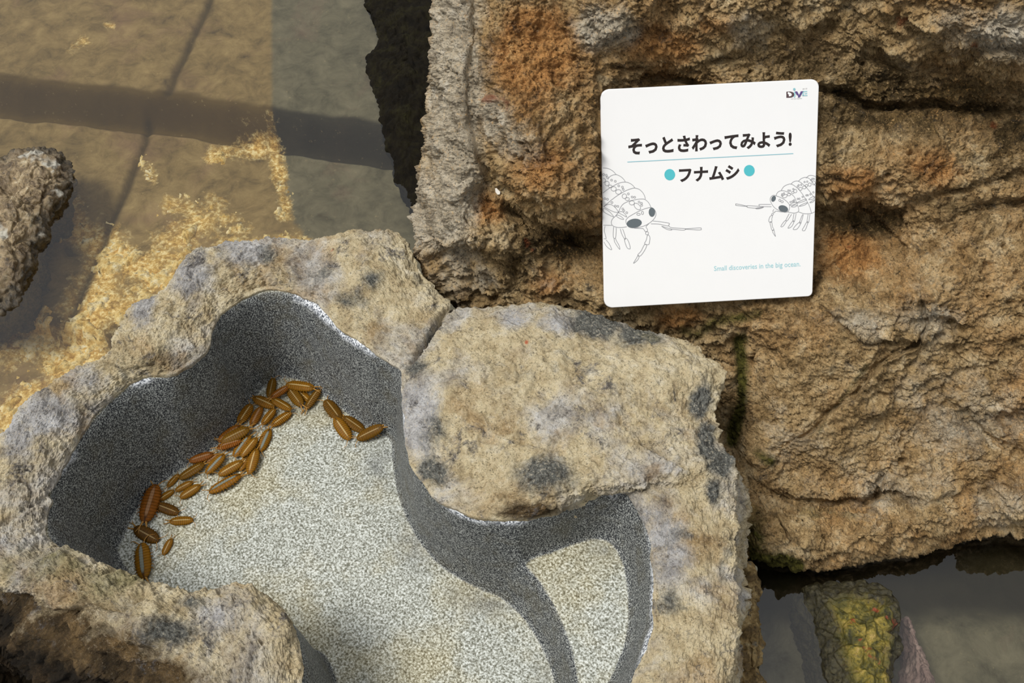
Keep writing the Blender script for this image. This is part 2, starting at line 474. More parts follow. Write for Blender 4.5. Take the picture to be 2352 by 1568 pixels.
# ================================================================== pool floor and water
def build_pool():
    step = 0.0042
    xs = np.arange(-1.5, 1.8, step); ys = np.arange(0.2, 2.5, step)
    X, Y = np.meshgrid(xs, ys)
    px, py = project(np.stack([X, Y, np.full_like(X, -0.285)], -1))
    # riser between the far, higher ledge and the near floor (a line across the pool)
    A = at_z(np.array([-400, 0, 300, 630, 900, 1400]), np.array([170, 222, 252, 300, 338, 400]), np.array([-0.27] * 6))
    d, s = seg_dist(X, Y, A[:, :2])
    wob = fbm(np.stack([X * 9, Y * 9, 0 * X], -1), 3) * 0.006
    sd_ = np.where(s > 0, d, -d) + wob            # positive beyond the line
    up = sstep(-0.016, 0.016, sd_)
    Z = -0.305 + 0.068 * up
    lipl = np.exp(-((sd_ + 0.030) / 0.006) ** 2)
    Z += 0.008 * lipl
    left = sstep(1300, 1000, px)
    Z = Z * left + (-0.305) * (1 - left)
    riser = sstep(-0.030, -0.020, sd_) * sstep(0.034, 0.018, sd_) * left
    Z += fbm(np.stack([X * 14, Y * 14, 0 * X + 3], -1), 5) * 0.0045
    seam = np.zeros_like(X)
    for pl in ([(500, -60), (478, 20), (440, 95), (405, 165), (388, 215)], [(345, 300), (318, 370), (285, 445), (235, 560), (180, 690), (150, 760)]):
        Q = at_z(np.array([p[0] for p in pl], float), np.array([p[1] for p in pl], float), np.full(len(pl), -0.237 if pl[0][1] < 0 else -0.305))
        dd, _ = seg_dist(X, Y, Q[:, :2])
        g = np.exp(-(dd / 0.0075) ** 2); seam = np.maximum(seam, g)
    Z -= 0.006 * seam
    # drop-off close to the basin, lower left
    dd, ss = seg_dist(px, py, [(-200, 640), (0, 700), (120, 722), (240, 745), (330, 690)])
    low = np.where(ss > 0, 1, 0) * sstep(0, 25, dd) * (px < 420)
    Z -= 0.03 * low
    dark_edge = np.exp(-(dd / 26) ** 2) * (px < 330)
    # edge of light and shade painted into the floor colour, warm left, grey right
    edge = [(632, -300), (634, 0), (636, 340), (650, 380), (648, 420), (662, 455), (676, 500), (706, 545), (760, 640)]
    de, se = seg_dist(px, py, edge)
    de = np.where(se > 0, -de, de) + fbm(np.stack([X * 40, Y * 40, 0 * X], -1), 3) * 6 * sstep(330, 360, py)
    grey_and_shade = sstep(-5, 5, de) * (px > 300)
    grey_and_shade = np.maximum(grey_and_shade, 1 - left)
    boulder_shade = (1 - left) * (0.08 + 0.85 * sstep(1440, 1370, py + 10 * fbm(np.stack([X * 20, Y * 20, 0 * X], -1), 3)))  # boulder's shade darkened into the floor colour at its foot
    # algae crust: lumps lying on the floor
    def band(pl, wd):
        a, _ = seg_dist(px, py, pl); return np.exp(-(a / wd) ** 2)
    m = np.zeros_like(X)
    for pl, wd, a in [([(130, 470), (190, 520), (260, 560), (330, 610), (420, 640)], 46, 1.0), ([(230, 600), (220, 690), (150, 760)], 60, 1.0),
                      ([(0, 750), (60, 740), (120, 790), (200, 800)], 55, 1.0), ([(0, 930), (30, 880), (100, 880)], 60, 1.0),
                      ([(480, 340), (560, 325), (625, 330), (645, 420), (650, 470)], 22, 0.8), ([(380, 460), (470, 440), (560, 520)], 34, 0.55),
                      ([(420, 600), (520, 550), (700, 545)], 30, 0.9), ([(320, 350), (350, 395)], 18, .5), ([(180, 165), (215, 140)], 14, .5),
                      ([(262, 105), (275, 108)], 8, .8), ([(330, 640), (380, 560), (450, 480)], 60, .75), ([(0, 1010), (40, 960)], 50, 1.0),
                      ([(200, 640), (300, 700)], 60, .8)]:
        m = np.maximum(m, a * band(pl, wd))
    film = m * 0.70
    f = np.stack([X, Y, Z], -1)
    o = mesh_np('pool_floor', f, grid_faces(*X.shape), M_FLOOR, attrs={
        'grey_and_shade': grey_and_shade, 'seam': seam * 0.85, 'riser': np.maximum(riser, dark_edge * 0.9), 'boulder_shade': boulder_shade, 'film': film})
    tag(o, 'stone floor of the pool under the water', 'pool floor', kind='structure')
    n = fbm(np.stack([X * 36, Y * 36, 0 * X + 8.37], -1), 4, 0.62)
    v = m * 1.0 + n * 1.0 - 0.93
    v = np.where((px < 200) & (py > 335) & (py < 720) & (px < 190 - 0.55 * np.maximum(0, py - 420)), -1, v)
    v = np.where((px > 760) | (m < 0.24) | (riser > 0.2) | (np.abs(sd_) < 0.045) & (py < 420), -1, v)
    h = np.clip(v, 0, 0.5)
    keep = (v[:-1, :-1] > 0) | (v[1:, 1:] > 0) | (v[1:, :-1] > 0) | (v[:-1, 1:] > 0)
    Pz = Z + np.where(v > 0, 0.0015 + 0.008 * np.sqrt(h), -0.006)
    F = grid_faces(*X.shape, keep=keep)
    used = np.unique(F); re = np.full(X.size, -1); re[used] = np.arange(len(used))
    V = np.stack([X, Y, Pz], -1).reshape(-1, 3)[used]
    o = mesh_np('algae_crust', V, re[F], M_ALGAE)
    tag(o, 'yellow and cream algae crust flaking over the pool floor beside the basin', 'algae', kind='stuff')
    # water
    n_ = 60
    xs = np.linspace(-1.5, 1.795, n_); ys = np.linspace(0.2, 2.495, n_)
    X, Y = np.meshgrid(xs, ys)
    o = mesh_np('pool_water', np.stack([X, Y, np.full_like(X, WATER_Z)], -1), grid_faces(n_, n_), M_WATER)
    tag(o, 'still clear pool water around the boulder and the basin', 'water', kind='stuff')

build_pool()

# ================================================================== sign plane / boulder
SLOPE = math.radians(57)
NRM = np.array([0, -math.sin(SLOPE), math.cos(SLOPE)])
SIGN_B = at_z(np.array(1630.0), np.array(695.0), np.array(0.02))
SIGN_D = float(SIGN_B @ NRM)            # front face of the sign
BASE_D = SIGN_D - 0.016

def build_boulder():
    ctl = []
    def C(x, y, r): ctl.append((x, y, r / 100.0))
    def CZ(x, y, z):
        P = at_z(np.array(float(x)), np.array(float(y)), np.array(float(z))); ctl.append((x, y, float(P @ NRM) - BASE_D))
    for x, y, r in [(1400, 220, 0.2), (1630, 200, -.4), (1870, 200, -.2), (1400, 450, .3), (1630, 450, -.2), (1860, 450, -.5), (1400, 690, .4), (1630, 680, 0), (1850, 665, -.6),
                    (1200, 300, 6.0), (1120, 240, 3.6), (1300, 430, 5.2), (1200, 430, 5.4), (1170, 360, 5.4), (1340, 480, 4.2), (1250, 480, 4.6), (1290, 540, -3.4), (1360, 540, -3), (1180, 530, -0.5), (1110, 440, -1.8), (1150, 470, -.8),
                    (1060, 300, 0.5), (1050, 150, -0.5), (1010, 300, -4), (1000, 150, -5), (985, 0, -7), (985, 150, -9), (982, 300, -9), (955, 430, -9), (945, 530, -9),
                    (1060, 430, 1), (1000, 440, -3), (1000, 530, -2.5), (1100, 540, 1.5), (1050, 600, -2.5), (985, 620, -8), (1180, 590, -1), (1120, 670, -5), (1250, 660, -2), (1330, 690, -2.5),
                    (1100, 60, 2), (1100, -100, 2), (1000, -100, -6), (1250, 120, 2.5), (1280, -20, 1), (1420, 50, 5), (1380, 130, 2), (1560, 60, 1.5), (1600, 140, -.5), (1500, 175, -2.5), (1720, 30, 4.5), (1720, 110, 0.5), (1850, 130, -2.5),
                    (1400, -120, 6), (1700, -120, 4), (2000, 20, 2), (2150, 80, 5), (2300, 60, 6.5), (2300, 150, 4), (2100, 190, -2.5), (2230, 215, -3), (2340, 200, -3),
                    (2000, 240, -3), (2000, 320, 0), (2150, 330, 1), (2330, 340, -3), (2250, 430, -1), (2100, 420, 1.5), (1950, 420, 1), (1900, 520, -3.5), (2000, 530, -4.5), (2100, 560, 0), (2250, 560, 1.5), (2400, 500, -2),
                    (1950, 640, 1), (2100, 660, 3.5), (2250, 640, 3), (2400, 640, 3), (1800, 740, 1.5), (1950, 760, 3.5), (2100, 760, 4), (2000, 860, 4.5), (1850, 850, 3.0), (1880, 950, 3.8), (2120, 850, 2.5), (2100, 950, 3), (2250, 800, 3.5), (2400, 850, 3.5),
                    (1690, 800, -2), (1640, 750, -2), (1690, 880, -3.2), (1680, 980, -3.5), (1760, 930, 2.2), (1740, 1020, 2.6), (1900, 1060, 4.5), (2050, 1060, 4.6), (2250, 1000, 5), (2400, 1000, 5),
                    (1780, 1130, 3.2), (1900, 1150, 4.6), (2050, 1150, 5.5), (2250, 1130, 5.6), (1480, 800, -6), (1500, 1000, -6), (1300, 800, -8),
                    (1000, -500, -10), (1400, -500, 2), (2000, -500, 3), (2500, -500, 2), (2000, -150, 5), (2400, -150, 6), (1000, -350, -9)]:
        C(x, y, r)
    for x, y, z in [(1640, 1320, -.235), (1720, 1300, -.232), (1850, 1310, -.23), (2000, 1303, -.23), (2150, 1272, -.23), (2300, 1246, -.23), (2420, 1256, -.23), (2550, 1240, -.23),
                    (1690, 1130, -.125), (1705, 1200, -.155), (1725, 1270, -.190), (1640, 1200, -.15), (1765, 1215, -.145), (1775, 1270, -.185), (1600, 1100, -.14), (1850, 1262, -.165), (2000, 1245, -.155), (2150, 1215, -.15), (2330, 1185, -.15), (2480, 1180, -.15)]:
        CZ(x, y, z)
    ctl_ = np.array(ctl)
    K = ctl_[:, :2] / 500.0; v = ctl_[:, 2]
    def U(r2): return 0.5 * r2 * np.log(r2 + 1e-12)
    n = len(K)
    A = np.zeros((n + 3, n + 3))
    A[:n, :n] = U(((K[:, None] - K[None]) ** 2).sum(-1)) + np.eye(n) * 2e-4
    A[:n, n] = 1; A[:n, n + 1:] = K; A[n, :n] = 1; A[n + 1:, :n] = K.T
    sol = np.linalg.solve(A, np.concatenate([v, np.zeros(3)]))
    def relief(px, py):
        q = np.stack([px, py], -1).reshape(-1, 2) / 500.0
        out = np.empty(len(q))
        for a in range(0, len(q), 40000):
            qq = q[a:a + 40000]
            out[a:a + 40000] = U(((qq[:, None] - K[None]) ** 2).sum(-1)) @ sol[:n] + sol[n] + qq @ sol[n + 1:]
        return out.reshape(px.shape)
    # curvilinear grid between the left outline, the top and the waterline
    XLp = np.array([(-520, 1010), (-350, 1000), (-220, 992), (-130, 988), (-60, 986), (0, 985), (150, 986), (260, 984), (330, 968), (400, 955), (470, 947), (540, 945), (600, 962), (660, 1000), (720, 1060), (900, 1280), (1320, 1640)])
    ybx = np.array([(1640, 1322), (1720, 1304), (1850, 1313), (1930, 1309), (2000, 1305), (2080, 1290), (2150, 1275), (2230, 1262), (2300, 1248), (2360, 1256), (2560, 1244)])
    NS, NT_ = 600, 620
    s = np.linspace(0, 1, NS) ** 0.93
    t = np.concatenate([np.linspace(-520, -70, 50, endpoint=False), np.linspace(-70, 1322, NT_ - 50)])
    tt = (t + 520) / (1322 + 520)
    YB = np.interp(1640 + s * (2560 - 1640), ybx[:, 0], ybx[:, 1])
    py = -520 + tt[:, None] * (YB[None] + 520)
    XL = np.interp(py, XLp[:, 0], XLp[:, 1])
    px = XL + s[None] * (2560 - XL)
    P0 = on_plane(px, py, NRM, BASE_D)
    # jitter sampling pixels so control shapes get natural edges
    jx = fbm(P0 * 14, 3) * 18; jy = fbm(P0 * 14 + 40, 3) * 18
    r = relief(px + jx, py + jy)
    bottom = sstep(60, 10, YB[None] - py)
    r = r * (1 - bottom) + relief(px, py) * bottom
    # ledges and crevices: polyline, half width px, depth, ledge height on the upper side
    def groove(pl, wd, dep, led=0.0, lw=40):
        nonlocal r
        d, sd_ = seg_dist(px + jx * 0.5, py + jy * 0.5, pl)
        r -= 1.35 * dep * np.exp(-(d / wd) ** 2)
        if led: r += 1.6 * led * np.exp(-(d / lw)) * np.where(sd_ < 0, 1, -0.25) * sstep(0, 10, d)
    groove([(1170, 480), (1200, 505), (1240, 520), (1300, 534), (1390, 530)], 16, .020, .012)
    groove([(1075, -60), (1080, 100), (1085, 200), (1085, 290), (1110, 370), (1150, 440), (1180, 490)], 11, .012, -0.006, 34)
    groove([(1310, 545), (1340, 560)], 12, .014)
    groove([(1000, 590), (1060, 590), (1130, 600), (1200, 620)], 14, .010, .006)
    groove([(1185, 605), (1190, 640), (1130, 690)], 10, .010)
    groove([(1490, 178), (1540, 168), (1600, 185)], 16, .018, .006)
    groove([(1405, 152), (1470, 150)], 6, .007)
    groove([(1360, 60), (1390, 100), (1450, 60), (1520, 70)], 10, .008, .004)
    groove([(1640, 130), (1700, 110), (1780, 60), (1850, 80), (1900, 60)], 12, .012, .006)
    groove([(1890, 200), (2000, 235), (2080, 250), (2150, 235), (2240, 250), (2352, 248), (2450, 240)], 13, .016, .007)
    groove([(1990, 120), (2100, 150), (2200, 150), (2260, 110), (2330, 110), (2420, 100)], 14, .013, .007)
    groove([(1880, 480), (1940, 490), (2000, 500), (2040, 530)], 22, .018, .008)
    groove([(2040, 500), (2100, 470), (2160, 440), (2240, 420), (2352, 400)], 12, .009, .005)
    groove([(1870, 640), (1930, 600), (1985, 570)], 14, .012)
    groove([(2250, 480), (2352, 470)], 12, .014, .004)
    # diagonal step running down-left below the sign
    groove([(1930, 740), (1960, 770), (2000, 790), (2060, 792), (2110, 790)], 7, .006, .007, 34)
    groove([(2122, 700), (2130, 745), (2100, 800), (2030, 835), (1990, 870), (1960, 910), (1900, 945), (1880, 975), (1840, 1000)], 7, .007, .010, 36)
    groove([(2140, 735), (2190, 740)], 9, .007, .005)
    groove([(1795, 1130), (1830, 1150), (1900, 1155), (1935, 1145), (1990, 1155), (2020, 1135)], 13, .014, .010, 36)
    groove([(2015, 1140), (2030, 1100)], 9, .010)
    groove([(1720, 1060), (1740, 1150), (1780, 1200), (1830, 1240)], 12, .008, .005)
    groove([(2060, 1130), (2130, 1160), (2230, 1130)], 12, .008, .005)
    groove([(2220, 950), (2290, 1020), (2352, 1040)], 14, .009, .004)
    groove([(2280, 960), (2352, 950)], 16, .012, .004)
    groove([(1690, 790), (1705, 850), (1695, 930), (1680, 1000), (1700, 1070)], 16, .014)
    groove([(1690, 1090), (1705, 1180), (1710, 1290)], 14, .004)
    P = on_plane(px, py, NRM, BASE_D + r)
    N = grid_normals(blur2(P, 9))
    if (N[..., 1].mean() > 0): N = -N
    # natural breakup
    Pn = P * np.array([1.0, 1.0, 1.25])
    f1, f2 = worley(Pn * 17 + fbm(Pn * 20, 2)[..., None] * 0.4)
    g1, g2 = worley(Pn * 46 + fbm(Pn * 60, 2)[..., None] * 0.5)
    calm = 1 - 0.75 * np.exp(-(((px - 1040) / 70) ** 2)) * (py < 560)
    disp = fbm(Pn * 8 + 5, 3) * 0.009 + (ridged(Pn * 15, 4) - 0.6) * 0.0040 * calm
    disp += (sstep(0, 0.20, f2 - f1) - 1) * 0.0060 * sstep(0.0, .5, fbm(Pn * 7 + 30, 2)) * calm
    disp += (sstep(0, 0.25, g2 - g1) - 1) * 0.0010
    disp += fbm(Pn * 30 + 50, 4, 0.6) * 0.0042 + fbm(Pn * 62, 5, 0.72) * 0.0044 - np.abs(fbm(Pn * 130 + 11, 3, 0.7)) * 0.0022
    pits = np.clip(fbm(Pn * 55 + 80, 3) - 0.45, 0, 1)
    disp -= pits * 0.016 * (0.5 + sstep(-.3, .4, fbm(Pn * 6 + 70, 2)))
    disp *= 1 - 0.5 * sstep(25, 0, YB[None] - py)
    signm = ((px > 1395) & (px < 1865) & (py > 215) & (py < 680))
    disp = np.where(signm, np.minimum(disp, 0.004), disp)
    lim = np.exp(-(seg_dist(px, py, [(1395, 215), (1865, 195), (1850, 670), (1400, 695), (1395, 215)])[0] / 22) ** 2)
    P = P + N * disp[..., None]
    # nothing of the rock may poke through the plate
    over = P @ NRM - (SIGN_D - 0.0053)
    zone = (px > 1370) & (px < 1890) & (py > 175) & (py < 690 )
    P = P - NRM * np.where(zone, np.maximum(over, 0), 0)[..., None]
    # closing skirts: left flank, under-water foot, right end
    def skirt(B, outdir, n, depth_to, back):
        rows = []
        for k in range(1, n + 1):
            u = k / n
            Q = B.copy()
            Q[..., 2] = B[..., 2] * (1 - u) + depth_to * u
            Q += np.asarray(outdir) * (back * math.sin(u * math.pi / 2))
            Q += (fbm(Q * 13, 4)[..., None] * 0.015) * min(1, 3 * u) * np.array([1, .3, 0.2])
            rows.append(Q)
        return np.stack(rows)
    Lf = skirt(P[:, 0], (0.10, 0.05, 0), 40, -0.36, 1.0)          # (40, NT_, 3)
    Rt = skirt(P[:, -1], (0.05, 0.10, 0), 30, -0.36, 1.0)
    full = np.concatenate([np.transpose(Lf[::-1], (1, 0, 2)), P, np.transpose(Rt, (1, 0, 2))], 1)
    Bt = skirt(full[-1], (0, 0.06, 0), 24, -0.40, 1.0)
    full = np.concatenate([full, Bt], 0)
    Tp = []
    for k in range(1, 31):
        u = k / 30
        Q = full[0].copy()
        Q[:, 1] += 0.35 * u
        Q[:, 2] = full[0][:, 2] + 0.08 * math.sin(u * math.pi) * (1 - u) - (full[0][:, 2] + 0.40) * u ** 3
        Q += fbm(Q * 9, 3)[:, None] * 0.02 * u
        Tp.append(Q)
    full = np.concatenate([np.stack(Tp[::-1]), full], 0)
    qx, qy = project(full)
    def blob(lst):
        m = np.zeros(qx.shape)
        for x, y, rx, ry, a in lst:
            m = np.maximum(m, a * np.exp(-(((qx - x) / rx) ** 2 + ((qy - y) / ry) ** 2)))
        return m
    def line(lst):
        m = np.zeros(qx.shape)
        for pl, wd, a in lst:
            d, _ = seg_dist(qx, qy, pl); m = np.maximum(m, a * np.exp(-(d / wd) ** 2))
        return m
    grey = np.maximum(blob([(2200, 950, 260, 150, .40), (2050, 1120, 260, 100, .38), (2300, 1150, 120, 80, .42), (1800, 1000, 120, 120, .34), (1040, 250, 75, 420, 1.0), (1000, 480, 90, 120, .95), (1200, 330, 80, 60, .5), (1130, 270, 50, 70, .7), (1390, 60, 80, 60, .8), (2300, 80, 120, 80, .7), (2200, 60, 60, 60, .4), (1250, 640, 80, 60, .3),
                            (2120, 720, 100, 70, .5), (1960, 740, 120, 60, .45), (1110, 640, 60, 60, .4), (1720, 60, 60, 60, .5)]), 0)
    warm = blob([(1230, 120, 110, 130, .9), (1120, 480, 50, 50, .8), (1250, 380, 110, 80, .55), (1530, 110, 120, 70, .7), (1960, 420, 110, 60, .6), (1950, 580, 90, 80, .8), (2150, 390, 90, 60, .6), (1260, 650, 70, 60, .6), (1560, 730, 60, 30, .8), (1620, 60, 100, 50, .5)])
    dull = blob([(2050, 230, 260, 110, .75), (1900, 150, 200, 60, .6), (2200, 220, 200, 80, .7), (2330, 330, 120, 120, .6), (1290, 560, 110, 50, .8), (2000, 510, 130, 50, .7), (1100, 600, 110, 50, .5), (1180, 620, 60, 60, .7), (1900, 320, 60, 200, .4), (2250, 480, 120, 60, .5), (1290, 700, 80, 40, .5)])  # brown patches; those in crevices and recesses are shade put into the colour
    moss = line([([(1700, 780), (1705, 860), (1700, 930), (1680, 1010)], 20, .75), ([(1720, 1290), (1800, 1288), (1830, 1300)], 24, .9), ([(1570, 760), (1600, 770), (1640, 740), (1740, 720)], 20, .55),
                 ([(1740, 1040), (1770, 1060)], 18, .5), ([(1880, 990), (1990, 840)], 8, .35), ([(1720, 1180), (1740, 1290)], 40, .45), ([(1850, 1180), (1950, 1180)], 30, .3)])
    wet = sstep(WATER_Z + 0.012, WATER_Z - 0.004, full[..., 2] + 0.006 * perlin(full * 30))
    o = mesh_np('boulder', full, grid_faces(full.shape[0], full.shape[1]), M_BOULDER, attrs={'grey': grey, 'warm': warm, 'dull': dull, 'moss': moss, 'wet': wet})
    tag(o, 'large rough orange-brown boulder that carries the white sign', 'boulder')
    return relief

build_boulder()

# ================================================================== touch basin
ST = [(620, 665, 620, 545), (680, 672, 720, 548), (735, 705, 850, 535), (790, 755, 935, 550), (850, 800, 985, 640), (915, 838, 1040, 700), (926, 870, 1180, 702), (930, 930, 1330, 712),
      (932, 1000, 1480, 752), (955, 1075, 1610, 788), (1010, 1145, 1662, 850), (1085, 1185, 1645, 930), (1180, 1190, 1655, 1000), (1260, 1175, 1690, 1070), (1330, 1150, 1697, 1105), (1395, 1130, 1696, 1135), (1445, 1130, 1693, 1165),
      (1480, 1190, 1692, 1210), (1500, 1270, 1690, 1280), (1503, 1350, 1690, 1355), (1500, 1450, 1688, 1450), (1455, 1560, 1680, 1560), (1400, 1650, 1670, 1680), (1250, 1760, 1600, 1850), (1000, 1800, 1000, 2000), (820, 1730, 750, 1950), (715, 1650, 560, 1780),
      (692, 1568, 450, 1650), (684, 1480, 400, 1560), (650, 1410, 320, 1510), (590, 1362, 235, 1490), (520, 1355, 170, 1450), (440, 1366, 120, 1405), (370, 1362, 80, 1375), (300, 1330, 45, 1355), (240, 1298, 0, 1340), (160, 1277, -60, 1330), (112, 1240, -110, 1300),
      (104, 1205, -120, 1230), (110, 1150, -90, 1150), (130, 1090, -45, 1090), (170, 1020, -2, 1010), (220, 950, 45, 945), (265, 905, 110, 895), (320, 868, 175, 852), (390, 858, 232, 818), (430, 838, 262, 765), (470, 800, 298, 712), (485, 745, 385, 658), (510, 718, 438, 590), (560, 685, 525, 558)]
ST = np.array(ST, float)
LIP = at_z(ST[:, 0], ST[:, 1], np.full(len(ST), LIP_Z))[:, :2]
LIPC = catmull(LIP, 420, True)

def Lz(pts, z): 
    a = np.array(pts, float); return at_z(a[:, 0], a[:, 1], np.full(len(a), z))[:, :2]
MAINF = np.vstack([Lz([(600, 892), (635, 872), (665, 868), (705, 880), (742, 908), (787, 940), (850, 985), (898, 1008), (905, 1060), (918, 1130), (942, 1190), (975, 1245), (1020, 1295), (1090, 1340), (1155, 1372), (1205, 1420), (1250, 1490), (1280, 1568), (1290, 1680), (1200, 1760), (1000, 1770), (860, 1700), (785, 1600), (745, 1510)], FLOOR_Z),
                   Lz([(655, 1375), (590, 1335), (520, 1328), (440, 1338), (365, 1332), (300, 1302)], LIP_Z),
                   Lz([(272, 1275), (282, 1240), (300, 1195), (335, 1140), (400, 1092), (470, 1045), (530, 985), (570, 935)], FLOOR_Z)])
LEDGE_Z = -0.085
LEDGE = Lz([(1212, 1285), (1268, 1262), (1335, 1238), (1385, 1236), (1425, 1275), (1442, 1340), (1445, 1440), (1415, 1530), (1375, 1600), (1330, 1650), (1322, 1568), (1308, 1490), (1275, 1400), (1240, 1335)], LEDGE_Z)
MAINC = catmull(MAINF, 300, True); LEDC = catmull(LEDGE, 120, True)

def liner(X, Y):
    dl, _ = seg_dist(X, Y, LIPC, True)
    dm, _ = seg_dist(X, Y, MAINC, True)
    de, _ = seg_dist(X, Y, LEDC, True)
    im = inside(X, Y, MAINC); ie = inside(X, Y, LEDC); il = inside(X, Y, LIPC)
    dm = np.where(im, 0, dm); de = np.where(ie, 0, de)
    p = 1.7; eps = 5e-4
    wl_ = 1 / (dl + eps) ** p; wm = 1 / (dm + eps) ** p; we = 1 / (de + eps) ** p
    z = (wl_ * (LIP_Z - 0.002) + wm * FLOOR_Z + we * LEDGE_Z) / (wl_ + wm + we)
    z = np.where(im & il, FLOOR_Z, z); z = np.where(ie & il & ~im, LEDGE_Z, z)
    z = np.where(il, z, LIP_Z - 0.002 - 0.55 * dl)
    return z, dl, il, im, ie

def build_basin():
    root = empty('touch_basin', (0.05, 0.55, -0.3))
    tag(root, 'pale rock touch basin with a smooth speckled grey hollow', 'basin')
    # --- rim
    NA = 1400
    stn = catmull(ST, NA, True)
    I = at_z(stn[:, 0], stn[:, 1], np.full(NA, LIP_Z)); 
    oz = np.full(NA, -0.004)
    wfar = np.hypot(stn[:, 0] - stn[:, 2], stn[:, 1] - stn[:, 3])
    O = at_z(stn[:, 2], stn[:, 3], oz)
    # near-left lobe slopes down and outward
    low = np.exp(-(((stn[:, 2] - 150) / 260) ** 2 + ((stn[:, 3] - 1470) / 150) ** 2))
    ub = np.concatenate([np.linspace(0, 1, 300)])
    rows = []
    outv = O[:, :2] - I[:, :2]; outv /= np.linalg.norm(outv, axis=1)[:, None]
    I[:, :2] += outv * (fbm(I * 22, 5, 0.6) * 0.0042 - 0.0022)[:, None]
    for z, off in [(-0.050, 0.016), (-0.040, 0.012), (-0.030, 0.007), (-0.022, 0.003), (-0.016, 0.0007)]:
        Q = I.copy(); Q[:, :2] += outv * off; Q[:, 2] = z; rows.append(Q)
    width = np.linalg.norm(O[:, :2] - I[:, :2], axis=1)
    hgt = np.clip(width * 0.13, 0.010, 0.030)
    for u in ub:
        Q = I * (1 - u) + O * u
        Q[:, 2] += hgt * (1 - abs(2 * u - 1) ** 2.6) + 0.0
        rows.append(Q)
    nskirt = 170
    for k in range(1, nskirt + 1):
        u = k / nskirt
        Q = O.copy()
        Q[:, 2] = oz * (1 - u) + (-0.43) * u
        bul = 0.012 * math.sin(min(1, u * 4) * math.pi / 2) + 0.03 * u - 0.03 * math.sin(math.pi * min(1, u * 1.6)) 
        bul = np.where(np.abs(stn[:, 2] - 1690) < 25, 0.014 * math.sin(min(1, u * 3) * math.pi / 2) + 0.05 * u, bul)
        bul = np.where((stn[:, 3] > 1180) & (stn[:, 2] < 700), 0.03 * math.sin(min(1, u * 5) * math.pi / 2) + 0.12 * u, bul)
        Q[:, :2] += outv * np.asarray(bul).reshape(-1, 1)
        rows.append(Q)
    P = np.stack(rows)
    for _ in range(2):       # even out the profile only along the ring
        P = P * 0.5 + 0.25 * (np.roll(P, 3, 1) + np.roll(P, -3, 1))
    qx, qy = project(P)
    PE = np.concatenate([P[:, -20:], P, P[:, :20]], 1)
    N = grid_normals(blur2(PE, 6))[:, 20:-20]
    if N[150, :, 2].mean() < 0: N = -N
    R = np.arange(P.shape[0])[:, None]
    edge_fade = sstep(2, 26, R)                   # calm at the inner lip
    f1, f2 = worley(P * 24 + fbm(P * 25, 2)[..., None] * 0.5)
    g1, g2 = worley(P * 70 + fbm(P * 80, 2)[..., None] * 0.5)
    disp = fbm(P * 10 + 3, 3) * 0.0075 + (ridged(P * 22, 4) - 0.6) * 0.0022
    disp += (sstep(0, 0.22, f2 - f1) - 1) * 0.0030 * sstep(-.1, .4, fbm(P * 9 + 60, 2))
    disp += (sstep(0, 0.3, g2 - g1) - 1) * 0.0006 + fbm(P * 34 + 50, 4, 0.6) * 0.0024 + fbm(P * 72, 5, 0.70) * 0.0030 - np.abs(fbm(P * 150 + 11, 3, 0.7)) * 0.0014
    disp -= np.clip(fbm(P * 48 + 80, 3) - 0.62, 0, 1) * 0.009
    skirtm = sstep(5 + 300, 5 + 330, R)
    disp += skirtm * (fbm(P * 12 + 9, 4) * 0.014 - 0.006 * (1 - sstep(0, .25, f2 - f1)))
    disp = disp * (0.22 + 0.78 * edge_fade)
    jx = fbm(P * 40, 3) * 5; jy = fbm(P * 40 + 50, 3) * 5
    def groove(pl, wd, dep):
        nonlocal disp
        d, _ = seg_dist(qx + jx, qy + jy, pl); disp -= dep * np.exp(-(d / wd) ** 2) * (R < 420)
    groove([(1045, 700), (1010, 722), (985, 765), (965, 795), (942, 826)], 5.0, .028)
    groove([(985, 765), (1000, 738)], 5, .008)
    groove([(1480, 1010), (1530, 1050), (1570, 1075)], 6, .007)
    groove([(1120, 870), (1180, 880), (1210, 850)], 7, .005)
    groove([(1200, 1010), (1260, 1030), (1300, 1000)], 9, .005)
    groove([(980, 1100), (1010, 1120)], 14, .005)
    groove([(1520, 1225), (1560, 1245), (1590, 1270)], 9, .006)
    groove([(-40, 1352), (60, 1385), (110, 1425), (200, 1385), (280, 1392), (330, 1372)], 10, .016)
    groove([(100, 1430), (190, 1500), (300, 1525)], 14, .010)
    groove([(240, 1440), (300, 1480), (370, 1500)], 9, .008)
    groove([(240, 820), (300, 850), (350, 840)], 8, .006)
    groove([(470, 650), (540, 665), (590, 660)], 9, .006)
    groove([(740, 690), (820, 690), (880, 650)], 9, .005)
    groove([(0, 1200), (60, 1170), (130, 1130)], 8, .006)
    # knobs
    for x, y, rr, a in [(650, 1450, 34, .010), (560, 1390, 50, .006), (430, 1400, 40, -.006), (1250, 1080, 55, .006), (1200, 870, 60, .004), (1600, 1280, 40, .005), (820, 570, 80, .006), (700, 600, 60, -.005), (350, 740, 50, .006), (110, 1000, 70, .006), (60, 1120, 50, .006), (1500, 850, 80, .006),
                        (340, 1450, 60, .012), (150, 1310, 70, .010), (60, 1450, 50, .02)]:
        disp += a * np.exp(-(((qx - x) / rr) ** 2 + ((qy - y) / rr) ** 2)) * edge_fade
    P = P + N * disp[..., None]
    def blob(lst):
        m = np.zeros(qx.shape)
        for x, y, rx, ry, a in lst:
            m = np.maximum(m, a * np.exp(-(((qx - x) / rx) ** 2 + ((qy - y) / ry) ** 2)))
        return m
